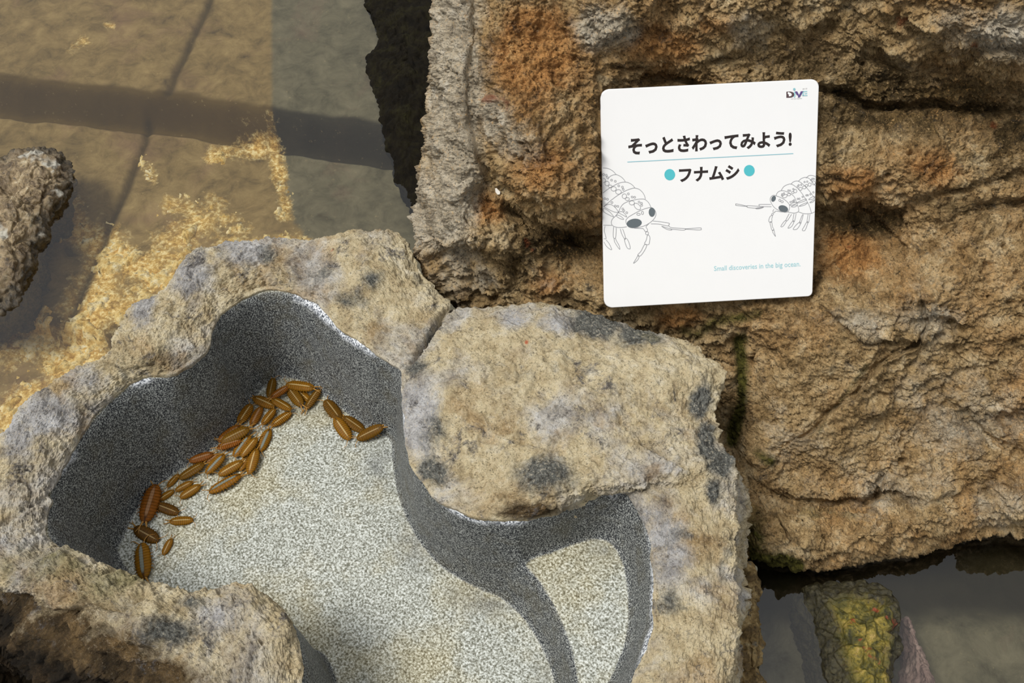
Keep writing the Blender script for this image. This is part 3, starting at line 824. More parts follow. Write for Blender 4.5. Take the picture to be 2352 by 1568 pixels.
    pale = blob([(950, 610, 70, 70, 1), (1300, 850, 230, 90, .8), (1150, 770, 120, 60, .8), (1540, 860, 80, 70, .8), (1600, 1130, 50, 60, 1), (1570, 1440, 60, 110, .8), (640, 1440, 70, 100, .7), (560, 610, 80, 50, .4), (800, 560, 120, 30, .6), (1000, 700, 60, 40, .7)])
    bluish = blob([(960, 960, 50, 120, .9), (1290, 750, 80, 40, .6), (1180, 730, 60, 30, .6), (560, 580, 70, 40, .8), (440, 640, 70, 60, .6), (330, 700, 40, 60, .7), (110, 960, 90, 60, .8), (40, 1010, 60, 70, .7), (1540, 1250, 70, 90, .7), (500, 1420, 90, 60, .5), (30, 1240, 90, 60, .5), (1500, 1180, 60, 60, .5), (720, 580, 60, 60, .5), (200, 880, 60, 40, .6)])
    dark = blob([(1610, 925, 26, 45, 1.0), (1625, 1010, 30, 60, .95), (1655, 1060, 34, 40, 1), (1640, 1130, 22, 40, .8), (1250, 1095, 90, 45, .75), (1000, 1000, 50, 60, .6), (990, 1080, 40, 40, .8), (960, 850, 40, 30, .7), (1370, 740, 60, 40, .95), (1470, 770, 70, 30, .8), (800, 690, 60, 26, .6), (860, 640, 40, 26, .6), (740, 625, 40, 24, .6),
                 (400, 1450, 60, 40, .7), (440, 1380, 40, 20, .5), (1540, 1390, 40, 40, .5), (960, 640, 24, 24, .4), (620, 590, 30, 30, .6), (1570, 1230, 40, 30, .6), (1200, 860, 50, 30, .35), (980, 760, 30, 26, .5), (1660, 1300, 20, 60, .6)])
    dull = np.maximum(blob([(60, 1530, 330, 140, 1.0), (350, 1560, 180, 60, .9), (0, 1420, 120, 60, .9), (130, 1450, 140, 60, .8), (1230, 1170, 130, 22, .7), (560, 690, 70, 40, .3), (380, 830, 60, 40, .4), (250, 1420, 100, 40, .4)]), 0)  # lower-left entries put the near lobe's shade into the colour
    moss = blob([(100, 1300, 140, 60, .42), (260, 1340, 120, 50, .5), (240, 1310, 60, 40, .35), (1500, 770, 60, 20, .3)])
    gd, gs = seg_dist(qx + jx * 2, qy + jy * 2, [(-300, 1330), (-50, 1348), (70, 1378), (110, 1432), (190, 1500), (300, 1528), (380, 1560), (480, 1660)])
    lobe_shade = np.where(gs > 0, 0.30 + 0.70 * sstep(0, 110, gd), 0.30 * sstep(26, 0, gd)) * (qx < 600)  # shade of the near lobe's outer face, painted into the rock colour
    lobe_shade_old = blob([(40, 1560, 330, 110, 1.0), (0, 1440, 110, 50, .8), (330, 1575, 150, 50, .8), (-60, 1500, 120, 120, 1.0)])
    wet = sstep(WATER_Z + 0.10, WATER_Z + 0.0, P[..., 2] + 0.02 * fbm(P * 16, 3)) * (R > 310) * (1 - lobe_shade) * (1 - sstep(1200, 900, qx))
    rim = mesh_np('rough_rim', P, grid_faces(P.shape[0], NA, True), M_BASIN, attrs={'pale': pale, 'bluish': bluish, 'dark': dark, 'dull': dull, 'moss': moss, 'wet': wet, 'lobe_shade': lobe_shade})
    adopt(root, rim)
    # --- smooth hollow
    step = 0.00125
    x0, x1 = LIPC[:, 0].min() - .02, LIPC[:, 0].max() + .02
    y0, y1 = LIPC[:, 1].min() - .02, LIPC[:, 1].max() + .02
    X, Y = np.meshgrid(np.arange(x0, x1, step), np.arange(y0, y1, step))
    Z, dl, il, im, ie = liner(X, Y)
    Z = blur2(Z[..., None], 2)[..., 0]
    ok = il | (dl < 0.010)
    keep = ok[:-1, :-1] & ok[1:, 1:] & ok[1:, :-1] & ok[:-1, 1:]
    F = grid_faces(*X.shape, keep=keep)
    used = np.unique(F); re = np.full(X.size, -1); re[used] = np.arange(len(used))
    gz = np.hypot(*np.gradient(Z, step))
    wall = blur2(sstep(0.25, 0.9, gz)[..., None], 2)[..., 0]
    lx, ly = project(np.stack([X, Y, Z], -1))
    lm = 0.8 * sstep(0.0, 0.5, fbm(np.stack([X * 7, Y * 7, 0 * X + 2], -1), 3))
    for x, y, rx, ry, a in [(930, 960, 60, 130, .9), (1060, 1180, 130, 70, 1.0), (1180, 1195, 80, 40, .9), (810, 770, 110, 80, 1.0), (320, 870, 40, 30, 1.0), (1500, 1330, 60, 160, .75), (230, 1300, 130, 50, .9), (640, 1400, 60, 60, .7)]:
        lm = np.maximum(lm, a * np.exp(-(((lx - x) / rx) ** 2 + ((ly - y) / ry) ** 2)))
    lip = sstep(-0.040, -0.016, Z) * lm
    V = np.stack([X, Y, Z], -1)
    sx, sy = project(V)
    sm = np.zeros_like(Z)  # dim floor beside the walls: shade painted into the granite colour
    for x, y, rx, ry, a in [(880, 1060, 40, 60, .8), (960, 1250, 60, 60, .7), (1130, 1370, 90, 40, .8), (720, 920, 60, 40, .6), (1260, 1560, 40, 60, .5), (1200, 1320, 30, 50, .5), (1380, 1260, 50, 30, .5)]:
        sm = np.maximum(sm, a * np.exp(-(((sx - x) / rx) ** 2 + ((sy - y) / ry) ** 2)))
    g = lambda a: a.reshape(-1)[used]
    ln = mesh_np('smooth_hollow', V.reshape(-1, 3)[used], re[F], M_GRAN, attrs={'wall': g(wall), 'lip': g(lip), 'floor_shade': g(sm)})
    ln['label'] = 'speckled grey granite lining'
    adopt(root, ln)

build_basin()

# ================================================================== rocks standing in the pool
def contour_rock(name, mat, outline, top_h, zw=WATER_Z, base_z=-0.315, flare=0.05, power=2.2, noise=0.008, seed=0.0, ridge=None, n=300, rows=90, skirt=60, dents=()):
    o_ = catmull(outline, n, True)
    W = at_z(o_[:, 0], o_[:, 1], np.full(n, zw))
    c = W.mean(0)
    R = []
    for k in range(rows + 1):
        u = 0.02 + 0.98 * k / rows
        Q = c + (W - c) * u
        Q[:, 2] = zw + top_h * (1 - u ** power)
        R.append(Q)
    dv = W[:, :2] - c[:2]; dv /= np.linalg.norm(dv, axis=1)[:, None]
    for k in range(1, skirt + 1):
        u = k / skirt
        Q = W.copy(); Q[:, :2] += dv * flare * math.sin(u * math.pi / 2); Q[:, 2] = zw + (base_z - zw) * u
        R.append(Q)
    P = np.stack(R)
    PE = np.concatenate([P[:, -12:], P, P[:, :12]], 1)
    N = grid_normals(blur2(PE, 3))[:, 12:-12]
    if N[rows // 2, :, 2].mean() < 0: N = -N
    q = P + seed
    f1, f2 = worley(q * 40)
    d = fbm(q * 16, 4) * noise + (ridged(q * 34, 4) - 0.6) * noise * 0.35 + (sstep(0, .25, f2 - f1) - 1) * noise * 0.4 + fbm(q * 90, 3) * noise * 0.25
    d *= sstep(-1, 6, np.arange(P.shape[0]))[:, None]
    qx, qy = project(P)
    for x, y, rr, a in dents:
        d = d + a * np.exp(-((qx - x) ** 2 + (qy - y) ** 2) / rr ** 2)
    P = P + N * d[..., None]
    top = P[:1].mean(1, keepdims=True)
    P[0] = P[1].mean(0)
    cen = P[1].mean(0)
    V = P - cen
    uu = np.concatenate([np.linspace(0.02, 1, rows + 1), np.full(skirt, 1.0)])[:, None] * np.ones((1, n))
    o = mesh_np(name, V, grid_faces(P.shape[0], n, True), mat, attrs={'rimward': uu})
    o.location = cen
    return o

M_WETROCK = mat_wet('wet_brown_rock', [(0.30, S(44, 36, 24)), (0.44, S(112, 94, 68)), (0.56, S(160, 140, 106)), (0.7, S(204, 192, 162))], (14, 0.56, S(186, 182, 168)), 0.16, (0.72, S(26, 22, 14), S(92, 80, 60)), 1.5)
M_MOSSROCK = mat_wet('mossy_wet_rock', [(0.34, S(36, 36, 14)), (0.46, S(88, 82, 30)), (0.57, S(146, 128, 52)), (0.70, S(190, 160, 96))], (36, 0.62, S(150, 60, 36)), 0.3, (0.52, S(26, 24, 14), S(78, 72, 48)), 2.3)
M_DARKROCK = mat_wet('dark_algae_rock', [(0.30, S(10, 8, 5)), (0.48, S(22, 18, 10)), (0.62, S(32, 29, 15)), (0.75, S(46, 44, 22))], None, 0.85)
M_PINKROCK = mat_wet('pinkish_submerged_stone', [(0.30, S(96, 78, 74)), (0.5, S(150, 126, 120)), (0.7, S(182, 160, 152))], None, 0.6)
M_CRUST = mat_wet('yellow_tide_crust', [(0.30, S(44, 36, 20)), (0.45, S(118, 94, 52)), (0.58, S(168, 142, 92)), (0.7, S(196, 182, 144))], (30, 0.54, S(112, 112, 104)), 0.6, None, 2.2)

r = contour_rock('wet_rock', M_WETROCK, [(-160, 480), (-60, 400), (10, 362), (60, 344), (112, 342), (150, 360), (170, 392), (172, 425), (150, 470), (112, 520), (84, 580), (62, 640), (34, 700), (-40, 740), (-180, 720)], 0.040, flare=-0.045, seed=3.0, power=3.0, noise=.010,
                 dents=[(20, 410, 34, -.022), (85, 455, 26, -.008)])
tag(r, 'wet mottled brown rock breaking the water at the left edge', 'rock')
r = contour_rock('dark_rock', M_DARKROCK, [(835, -40), (838, 5), (862, 60), (868, 95), (848, 140), (850, 185), (868, 232), (874, 270), (884, 330), (897, 365), (906, 410), (925, 440), (948, 470), (1060, 520), (1200, 400), (1250, 100), (1200, -160), (1000, -240), (850, -200)], 0.030, flare=-0.05, seed=7.0, noise=.007)
tag(r, 'dark algae-coated rock at the waterline behind the left side of the boulder', 'rock')
r = contour_rock('mossy_rock', M_MOSSROCK, [(1846, 1352), (1880, 1338), (1960, 1335), (2030, 1352), (2058, 1395), (2054, 1440), (2066, 1490), (2054, 1530), (2062, 1590), (2070, 1700), (2000, 1790), (1950, 1720), (1925, 1620), (1904, 1560), (1884, 1480), (1866, 1430)], 0.036, flare=0.0, seed=11.0, power=3.2, noise=.008)
tag(r, 'wet mossy yellow-green rock standing in the water at lower right', 'rock')
r = contour_rock('sunken_stone', M_PINKROCK, [(2086, 1420), (2104, 1450), (2120, 1490), (2136, 1550), (2154, 1640), (2166, 1740), (2130, 1770), (2118, 1680), (2106, 1560), (2094, 1470)], 0.012, zw=-0.255, flare=0.012, seed=15.0, noise=.006)
tag(r, 'pinkish stone under the water beside the mossy rock', 'stone')
r = contour_rock('crusted_foot', M_CRUST, [(1668, 1300), (1700, 1296), (1722, 1312), (1733, 1335), (1731, 1362), (1724, 1400), (1730, 1440), (1744, 1480), (1742, 1540), (1746, 1600), (1744, 1740), (1660, 1800), (1600, 1600), (1610, 1400)], 0.050, flare=-0.02, seed=19.0, power=2.6, noise=.009)
adopt(bpy.data.objects['touch_basin'], r); r['label'] = 'yellowish crusted foot at the waterline'
M_PEB = mat_plain('pale_pebble', S(196, 188, 162), 0.6, .3, .2)
r = contour_rock('pebble', M_PEB, [(1721, 1303), (1732, 1299), (1741, 1306), (1738, 1316), (1727, 1319), (1719, 1312)], 0.012, zw=-0.206, base_z=-0.26, flare=0.001, power=2.0, noise=.0010, n=60, rows=14, skirt=8)
tag(r, 'small pale pebble at the waterline between basin and boulder', 'pebble')
r = contour_rock('stone_knob', M_CRUST, [(1690, 1318), (1700, 1302), (1716, 1300), (1726, 1318), (1724, 1342), (1728, 1360), (1712, 1370), (1694, 1352)], 0.030, zw=-0.185, base_z=-0.25, flare=0.004, seed=23.0, power=2.2, noise=.006, n=120, rows=30, skirt=20)
adopt(bpy.data.objects['touch_basin'], r); r['label'] = 'small knobbly lump'

# shell chip caught in a hollow of the boulder
def shell_chip():
    px = np.array([1137, 1141, 1150, 1149, 1143, 1138], float); py = np.array([432, 431, 440, 446, 447, 441], float)
    d = BASE_D + 0.020
    F_ = on_plane(px, py, NRM, d); B_ = on_plane(px, py, NRM, d - 0.010)
    c = F_.mean(0)
    V = np.vstack([F_ + (c - F_) * 0.15 + NRM * 0.0008, F_, B_]) - c
    me = bpy.data.meshes.new('shell_chip')
    fs = [tuple(range(6))] + [(k, (k + 1) % 6, 6 + (k + 1) % 6, 6 + k) for k in range(6)] + [(6 + k, 6 + (k + 1) % 6, 12 + (k + 1) % 6, 12 + k) for k in range(6)] + [tuple(range(17, 11, -1))]
    me.from_pydata(V.tolist(), [], fs); me.materials.append(mat_plain('shell_white', S(240, 234, 222), .5))
    o = bpy.data.objects.new('shell_chip', me); COL.objects.link(o)
    return o, c
chip, chip_c = shell_chip()
dg = bpy.context.evaluated_depsgraph_get()
bl = bpy.data.objects['boulder']
dvec = Vector(chip_c - CAM).normalized()
hit, loc, nor, idx = bl.ray_cast(Vector(CAM), dvec)
chip.location = Vector(loc) + Vector(NRM) * 0.0015 if hit else Vector(chip_c)
tag(chip, 'tiny white shell chip in a hollow on the left of the boulder', 'shell')

# ================================================================== sign
def build_sign():
    M_BOARD = mat_plain('white_acrylic', S(237, 236, 234), 0.32, 0.45, 0.012)
    M_INK = mat_plain('brown_black_ink', S(48, 40, 38), 0.5, 0.3, 0.1)
    M_TEAL = mat_plain('teal_ink', S(84, 186, 194), 0.5, 0.3)
    M_PALE = mat_plain('pale_teal_ink', S(160, 206, 212), 0.5, 0.3)
    M_LINE = mat_plain('teal_line_ink', S(140, 190, 200), 0.5, 0.3)
    M_GREY = mat_plain('grey_line_ink', S(158, 158, 160), 0.5, 0.3)
    M_EYE = mat_plain('slate_ink', S(98, 106, 110), 0.5, 0.3)
    M_PURPLE = mat_plain('purple_ink', S(96, 78, 130), 0.5, 0.3)
    quad = np.array([(1378.5, 206), (1882, 181.5), (1866.5, 680.5), (1387.5, 708)], float)
    pts = []
    rad = [20, 17, 10, 18]
    for k in range(4):
        p = quad[k]; a = quad[k - 1] - p; b = quad[(k + 1) % 4] - p
        a /= np.linalg.norm(a); b /= np.linalg.norm(b)
        for t in np.linspace(0, 1, 9):
            q0 = p + a * rad[k]; q1 = p + b * rad[k]
            pts.append((1 - t) ** 2 * q0 + 2 * t * (1 - t) * (p * 0.75 + 0.25 * (q0 + q1) / 2) + t * t * q1)
    pts = np.array(pts); m = len(pts); ctr = pts.mean(0)
    def ring(inset, dep):
        v = pts - ctr
        q = ctr + v * (1 - inset / np.linalg.norm(v, axis=1))[:, None]
        return on_plane(q[:, 0], q[:, 1], NRM, SIGN_D) - NRM * dep
    rings = [ring(2.4, 0), ring(1.0, 0.0004), ring(0, 0.0013), ring(0, 0.0043), ring(1.2, 0.0052)]
    C0 = on_plane(np.array(ctr[0]), np.array(ctr[1]), NRM, SIGN_D)
    root = empty('information_sign', C0)
    V = np.vstack(rings)
    fs = [tuple(range(m))]
    for k in range(4):
        for j in range(m):
            fs.append((k * m + j, (k + 1) * m + j, (k + 1) * m + (j + 1) % m, k * m + (j + 1) % m))
    fs.append(tuple(4 * m + j for j in range(m - 1, -1, -1)))
    me = bpy.data.meshes.new('board'); me.from_pydata(V.tolist(), [], fs); me.materials.append(M_BOARD)
    me.update()
    import bmesh
    bm = bmesh.new(); bm.from_mesh(me); bmesh.ops.recalc_face_normals(bm, faces=bm.faces[:]); bm.to_mesh(me); bm.free()
    board = bpy.data.objects.new('board', me); COL.objects.link(board); adopt(root, board)
    tag(root, 'square white sign with Japanese lettering and line drawings of sea slaters', 'sign')

    def to3(px, py, lift=0.00022):
        return on_plane(np.asarray(px, float), np.asarray(py, float), NRM, SIGN_D + lift)
    def put(name, V, fs, mat, parent=root, label=None, lift=0):
        me = bpy.data.meshes.new(name); me.from_pydata(np.asarray(V).tolist(), [], fs); me.materials.append(mat); me.update()
        # face outwards
        if len(me.polygons) and sum((p.normal @ Vector(NRM)) * p.area for p in me.polygons) < 0: me.flip_normals()
        o = bpy.data.objects.new(name, me); COL.objects.link(o)
        o.parent = parent
        o.matrix_parent_inverse = Matrix.Translation(root.location).inverted() if parent is root else Matrix.Identity(4)
        if parent is not root: o.matrix_parent_inverse = Matrix.Translation(root.location).inverted() @ Matrix.Translation(root.location)
        if label: o['label'] = label
        return o
    def text(name, body, quad, mat, bold=0.0, parent=root, lift=0.00022, label=None):
        c = bpy.data.curves.new('tmp', 'FONT'); c.body = body; c.offset = bold; c.resolution_u = 3
        t = bpy.data.objects.new('tmp', c); COL.objects.link(t)
        d = bpy.context.evaluated_depsgraph_get()
        me0 = bpy.data.meshes.new_from_object(t.evaluated_get(d))
        v = np.array([x.co[:2] for x in me0.vertices]); fs = [tuple(p.vertices) for p in me0.polygons]
        bpy.data.objects.remove(t); bpy.data.curves.remove(c); bpy.data.meshes.remove(me0)
        u = (v - v.min(0)) / (v.max(0) - v.min(0))
        TL, TR, BR, BL = [np.array(q, float) for q in quad]
        a = u[:, :1]; b = 1 - u[:, 1:]
        q = TL * (1 - a) * (1 - b) + TR * a * (1 - b) + BR * a * b + BL * (1 - a) * b
        return put(name, to3(q[:, 0], q[:, 1], lift), fs, mat, parent, label)
    def poly(name, pts, mat, parent=root, lift=0.00022, label=None):
        p = np.array(pts, float)
        return put(name, to3(p[:, 0], p[:, 1], lift), [tuple(range(len(p)))], mat, parent, label)
    def ell(cx, cy, rx, ry, rot=0, n=36):
        t = np.linspace(0, 2 * math.pi, n, endpoint=False); c, s = math.cos(math.radians(rot)), math.sin(math.radians(rot))
        x = rx * np.cos(t); y = ry * np.sin(t)
        return np.stack([cx + x * c - y * s, cy + x * s + y * c], -1)
    def ribbons(name, lines, wd, mat, parent=root):
        Vs = []; fs = []
        for pl, closed in lines:
            p = np.asarray(pl, float)
            if len(p) > 2: p = catmull(p, max(12, 7 * len(p)), closed)
            if closed: p = np.vstack([p, p[:1]])
            tg = np.gradient(p, axis=0); tg /= np.linalg.norm(tg, axis=1)[:, None] + 1e-9
            nn = np.stack([-tg[:, 1], tg[:, 0]], -1) * wd / 2
            b = len(Vs) and sum(len(x) for x in Vs)
            Q = np.empty((2 * len(p), 2)); Q[0::2] = p + nn; Q[1::2] = p - nn
            Vs.append(Q)
            for k in range(len(p) - 1): fs.append((b + 2 * k, b + 2 * k + 1, b + 2 * k + 3, b + 2 * k + 2))
        Q = np.vstack(Vs)
        return put(name, to3(Q[:, 0], Q[:, 1]), fs, mat, parent)

    text('title_lettering', 'そっとさわってみよう!', [(1443, 317), (1818.5, 300), (1818.5, 337), (1443, 357)], M_INK, 0.036)
    ribbons('divider_line', [([(1441, 372), (1822, 352.6)], False)], 1.7, M_LINE)
    text('subtitle_lettering', 'フナムシ', [(1559.5, 386), (1698.5, 377.5), (1698.5, 412), (1559.5, 419)], M_INK, 0.036)
    poly('teal_dot', ell(1538.3, 401, 12.3, 12.9), M_TEAL)
    poly('teal_dot', ell(1721, 391.6, 12.3, 12.9), M_TEAL)
    text('tagline_lettering', 'Small discoveries in the big ocean.', [(1640, 611), (1838.6, 599.5), (1838.6, 615), (1640, 625.5)], M_PALE, 0.004)

    # --- line drawings of two sea slaters
    def drawing(x0, y0, k, lines, closed, big, small, rs, eyes, wd):
        f = lambda pl: [(x0 + a / k, y0 + b / k) for a, b in pl]
        L = [(f(l), False) for l in lines] + [(f(l), True) for l in closed]
        for b in big:
            e = ell(b[0], b[1], b[2], b[3], b[4] if len(b) > 4 else 0, 16)
            L.append((f(e), True))
        for b in small: L.append((f(ell(b[0], b[1], rs, rs, 0, 10)), True))
        d = ribbons('sea_slater_drawing', L, wd, M_GREY)
        for b in eyes:
            poly('drawn_eye', f(ell(*b)), M_EYE, d, 0.0004)
        return d
    drawing(1380, 200, 3.7346,
        [[(18, 693), (60, 697), (100, 717), (130, 747)], [(60, 790), (80, 765), (110, 752), (140, 752), (175, 770), (200, 795), (209, 812)],
         [(20, 907), (60, 875), (110, 845), (150, 825), (190, 815), (220, 815), (250, 825), (275, 843), (293, 866)],
         [(22, 1027), (70, 985), (120, 945), (170, 912), (220, 885), (270, 868), (295, 866), (330, 877), (360, 905), (378, 940), (381, 960)],
         [(150, 1075), (170, 1030), (195, 1000), (240, 978), (290, 966), (340, 959), (375, 962), (405, 985), (422, 1012), (430, 1032)],
         [(150, 1075), (125, 1105), (100, 1130), (90, 1155), (95, 1180), (115, 1195), (150, 1203), (190, 1202), (222, 1197)], [(22, 1183), (95, 1185)],
         [(445, 1147), (500, 1153), (583, 1166), (583, 1180), (572, 1190), (500, 1175), (430, 1172)], [(583, 1190), (610, 1205), (720, 1213), (723, 1222), (700, 1226), (600, 1217)],
         [(410, 1172), (388, 1197), (400, 1220), (398, 1235), (380, 1237), (372, 1225), (363, 1212)], [(287, 1210), (363, 1212)],
         [(35, 1192), (30, 1235), (45, 1296), (25, 1298)], [(45, 1310), (70, 1340), (93, 1390), (75, 1387), (45, 1360), (27, 1327)],
         [(110, 1197), (106, 1260), (110, 1292), (125, 1293), (132, 1240), (132, 1205)], [(113, 1294), (120, 1330), (160, 1390), (157, 1360), (135, 1320), (125, 1296)],
         [(167, 1215), (180, 1260), (205, 1304), (211, 1290), (200, 1250), (187, 1215)], [(22, 822), (40, 805), (36, 788), (20, 782)]],
        [[(222, 1130), (240, 1112), (280, 1088), (330, 1062), (380, 1042), (430, 1032), (460, 1050), (472, 1080), (468, 1110), (445, 1142), (410, 1170), (370, 1190), (320, 1203), (270, 1207), (235, 1195), (217, 1165), (215, 1142)],
         [(723, 1216), (790, 1210), (855, 1207), (861, 1214), (855, 1224), (790, 1222)], [(522, 1192), (560, 1205), (600, 1215), (607, 1225), (575, 1222), (545, 1208)],
         [(392, 1240), (408, 1245), (405, 1262), (390, 1265), (383, 1250)], [(410, 1268), (421, 1290), (418, 1320), (410, 1349), (375, 1344), (390, 1310), (398, 1275)],
         [(393, 1358), (375, 1400), (340, 1446), (316, 1440), (345, 1405), (375, 1350)], [(326, 1447), (325, 1465), (310, 1488), (280, 1510), (300, 1475), (318, 1445)],
         [(203, 1305), (220, 1297), (240, 1330), (252, 1383), (228, 1380), (210, 1340)],
         [(30, 1025), (60, 1005), (95, 1010), (130, 1040), (148, 1073), (110, 1068), (60, 1045)], [(25, 1040), (70, 1065), (95, 1090), (108, 1112), (70, 1095), (25, 1068)],
         [(152, 1075), (180, 1067), (205, 1085), (222, 1113), (190, 1097)], [(133, 1105), (145, 1097), (175, 1110), (196, 1133), (165, 1127)]],
        [(53, 826, 18, 19), (80, 850, 16, 11), (110, 872, 22, 19), (151, 898, 24, 20), (202, 935, 19, 20), (227, 959, 18, 12), (266, 992, 22, 18), (313, 1023, 34, 20, 45), (323, 1090, 15, 9), (357, 1078, 9, 14)],
        [(24, 749), (47, 755), (55, 772), (92, 797), (124, 807), (153, 846), (185, 857), (192, 877), (236, 915), (268, 942), (290, 944), (328, 985), (349, 996), (350, 1013), (35, 957), (57, 961), (95, 989), (124, 1019), (146, 1022), (188, 1044), (197, 1059), (222, 1076)], 8,
        [(286, 1167, 65, 38, -8), (438, 1072, 27, 39, 0)], 1.25)
    drawing(1640, 200, 3.564,
        [[(752, 745), (775, 725), (800, 722), (837, 733)], [(690, 770), (715, 748), (745, 738), (775, 745), (800, 770), (833, 812)], [(628, 795), (650, 775), (680, 768), (710, 780), (745, 810), (785, 855), (825, 910)],
         [(550, 845), (570, 815), (600, 798), (630, 793), (665, 812), (705, 850), (740, 900), (770, 950), (790, 1000), (797, 1030)],
         [(507, 888), (520, 862), (545, 848), (580, 850), (620, 868), (655, 895), (675, 940), (690, 985), (693, 1010), (680, 1025), (650, 1030), (605, 1022)], [(690, 1020), (740, 1035), (795, 1033), (826, 1018)],
         [(465, 960), (375, 960), (370, 970), (380, 976), (470, 978)], [(368, 975), (275, 970), (272, 980), (280, 985), (360, 990), (405, 980)], [(490, 1000), (482, 1015), (495, 1027), (505, 1015), (560, 1022)],
         [(615, 1035), (590, 1085), (600, 1092), (635, 1040)], [(655, 1035), (645, 1090), (658, 1098), (672, 1035)], [(725, 1040), (700, 1105), (712, 1108), (732, 1040)], [(770, 1040), (762, 1100), (775, 1103), (785, 1040)]],
        [[(460, 925), (465, 900), (485, 885), (510, 890), (550, 905), (590, 930), (615, 960), (618, 990), (605, 1018), (575, 1023), (535, 1010), (500, 990), (475, 960)],
         [(272, 975), (185, 955), (179, 962), (185, 968)], [(350, 988), (345, 996), (375, 994), (405, 982)], [(480, 1030), (470, 1042), (480, 1048), (487, 1035)],
         [(470, 1050), (455, 1065), (449, 1100), (472, 1103), (473, 1075), (478, 1055)], [(458, 1105), (465, 1140), (475, 1170), (490, 1165), (478, 1140), (472, 1105)], [(480, 1170), (482, 1190), (503, 1221), (496, 1195), (492, 1172)],
         [(585, 1090), (565, 1110), (547, 1140), (565, 1138), (590, 1100)], [(645, 1095), (625, 1120), (605, 1154), (635, 1140), (655, 1100)], [(700, 1105), (670, 1130), (648, 1163), (680, 1160), (710, 1115)], [(760, 1103), (735, 1145), (722, 1170), (745, 1170), (768, 1110)],
         [(620, 965), (650, 945), (680, 945), (650, 962)], [(632, 978), (660, 965), (680, 968), (660, 980)], [(680, 945), (720, 925), (755, 915), (745, 930), (700, 945)], [(695, 975), (730, 955), (765, 945), (740, 965)], [(775, 920), (800, 900), (828, 895), (810, 915)], [(783, 945), (805, 930), (826, 920), (810, 940)]],
        [(580, 892, 20, 12, -25), (613, 879, 14, 10), (645, 862, 10, 9), (665, 850, 13, 14), (707, 832, 14, 12), (738, 820, 14, 12), (757, 806, 10, 10), (783, 797, 12, 14), (815, 783, 14, 16), (538, 926, 8, 9), (557, 937, 10, 8)],
        [(558, 876), (573, 869), (556, 887), (608, 846), (622, 847), (649, 834), (685, 813), (693, 802), (714, 799), (741, 776), (763, 773), (795, 760), (805, 750), (818, 750), (626, 940), (643, 935), (655, 925), (655, 937), (685, 914), (699, 913), (725, 898), (756, 885), (768, 884), (789, 876), (813, 860)], 6,
        [(487, 913, 17, 25, 25), (567, 994, 40, 26, 18)], 1.2)

    # --- logo
    f = lambda pl: [(1780 + a / 23.52, 190 + b / 23.52) for a, b in pl]
    lg = poly('logo', f([(615, 485), (700, 475), (800, 472), (880, 480), (960, 505), (1020, 555), (1050, 630), (1035, 690), (985, 750), (900, 795), (800, 808), (615, 812)]), mat_plain('logo_brown_ink', S(92, 74, 76), 0.5, 0.3))
    lg['label'] = 'small printed letters D, i, V, E with a teal dot'
    poly('logo_cutout', f([(690, 520), (740, 500), (790, 525), (850, 555), (900, 600), (905, 660), (870, 715), (800, 735), (750, 722), (745, 640), (690, 595)]), M_BOARD, lg, 0.0004)
    poly('logo_stem', f([(1010, 490), (1090, 480), (1110, 620), (1095, 760), (1050, 800), (1005, 770), (1050, 660)]), M_PALE, lg, 0.00045)
    poly('logo_dot', f(ell(1045, 355, 66, 74)), mat_plain('logo_teal_ink', S(142, 190, 198), 0.5, 0.3), lg, 0.0004)
    poly('logo_letter', f([(1070, 470), (1200, 462), (1305, 660), (1395, 460), (1530, 455), (1340, 785), (1230, 790), (1260, 700), (1160, 640)]), M_PURPLE, lg, 0.0006)
    put('logo_letter', np.vstack([to3(*np.array(f(p)).T, 0.0004) for p in ([(1490, 450), (1740, 440), (1740, 490), (1490, 500)], [(1600, 560), (1740, 553), (1740, 600), (1600, 606)], [(1490, 665), (1750, 655), (1750, 705), (1490, 715)], [(1490, 450), (1560, 448), (1545, 710), (1480, 712)])]),
        [(0, 1, 2, 3), (4, 5, 6, 7), (8, 9, 10, 11), (12, 13, 14, 15)], M_PALE, lg)
    text('logo_caption', 'ダイブ', f([(1490, 300), (1740, 285), (1740, 360), (1490, 375)]), M_INK, 0.0, lg, 0.0004)
    text('logo_caption', "Let's get together", f([(870, 845), (1465, 815), (1465, 875), (870, 905)]), mat_plain('logo_grey_ink', S(130, 130, 126), 0.5, 0.3), 0.0, lg, 0.0004)

build_sign()

# ================================================================== sea slaters
def tube(path, rad, n=6):
    p = np.asarray(path, float); m = len(p)
    tg = np.gradient(p, axis=0); tg /= np.linalg.norm(tg, axis=1)[:, None] + 1e-9
    up = np.tile([0, 0, 1.0], (m, 1)); a = np.cross(tg, up); a /= np.linalg.norm(a, axis=1)[:, None] + 1e-9
    b = np.cross(a, tg)
    r = np.interp(np.linspace(0, 1, m), np.linspace(0, 1, len(rad)), rad)
    V = []; F = []
    for k in range(m):
        for j in range(n):
            t = 2 * math.pi * j / n
            V.append(p[k] + r[k] * (math.cos(t) * a[k] + math.sin(t) * b[k]))
    for k in range(m - 1):
        for j in range(n): F.append((k * n + j, k * n + (j + 1) % n, (k + 1) * n + (j + 1) % n, (k + 1) * n + j))
    return np.array(V), F

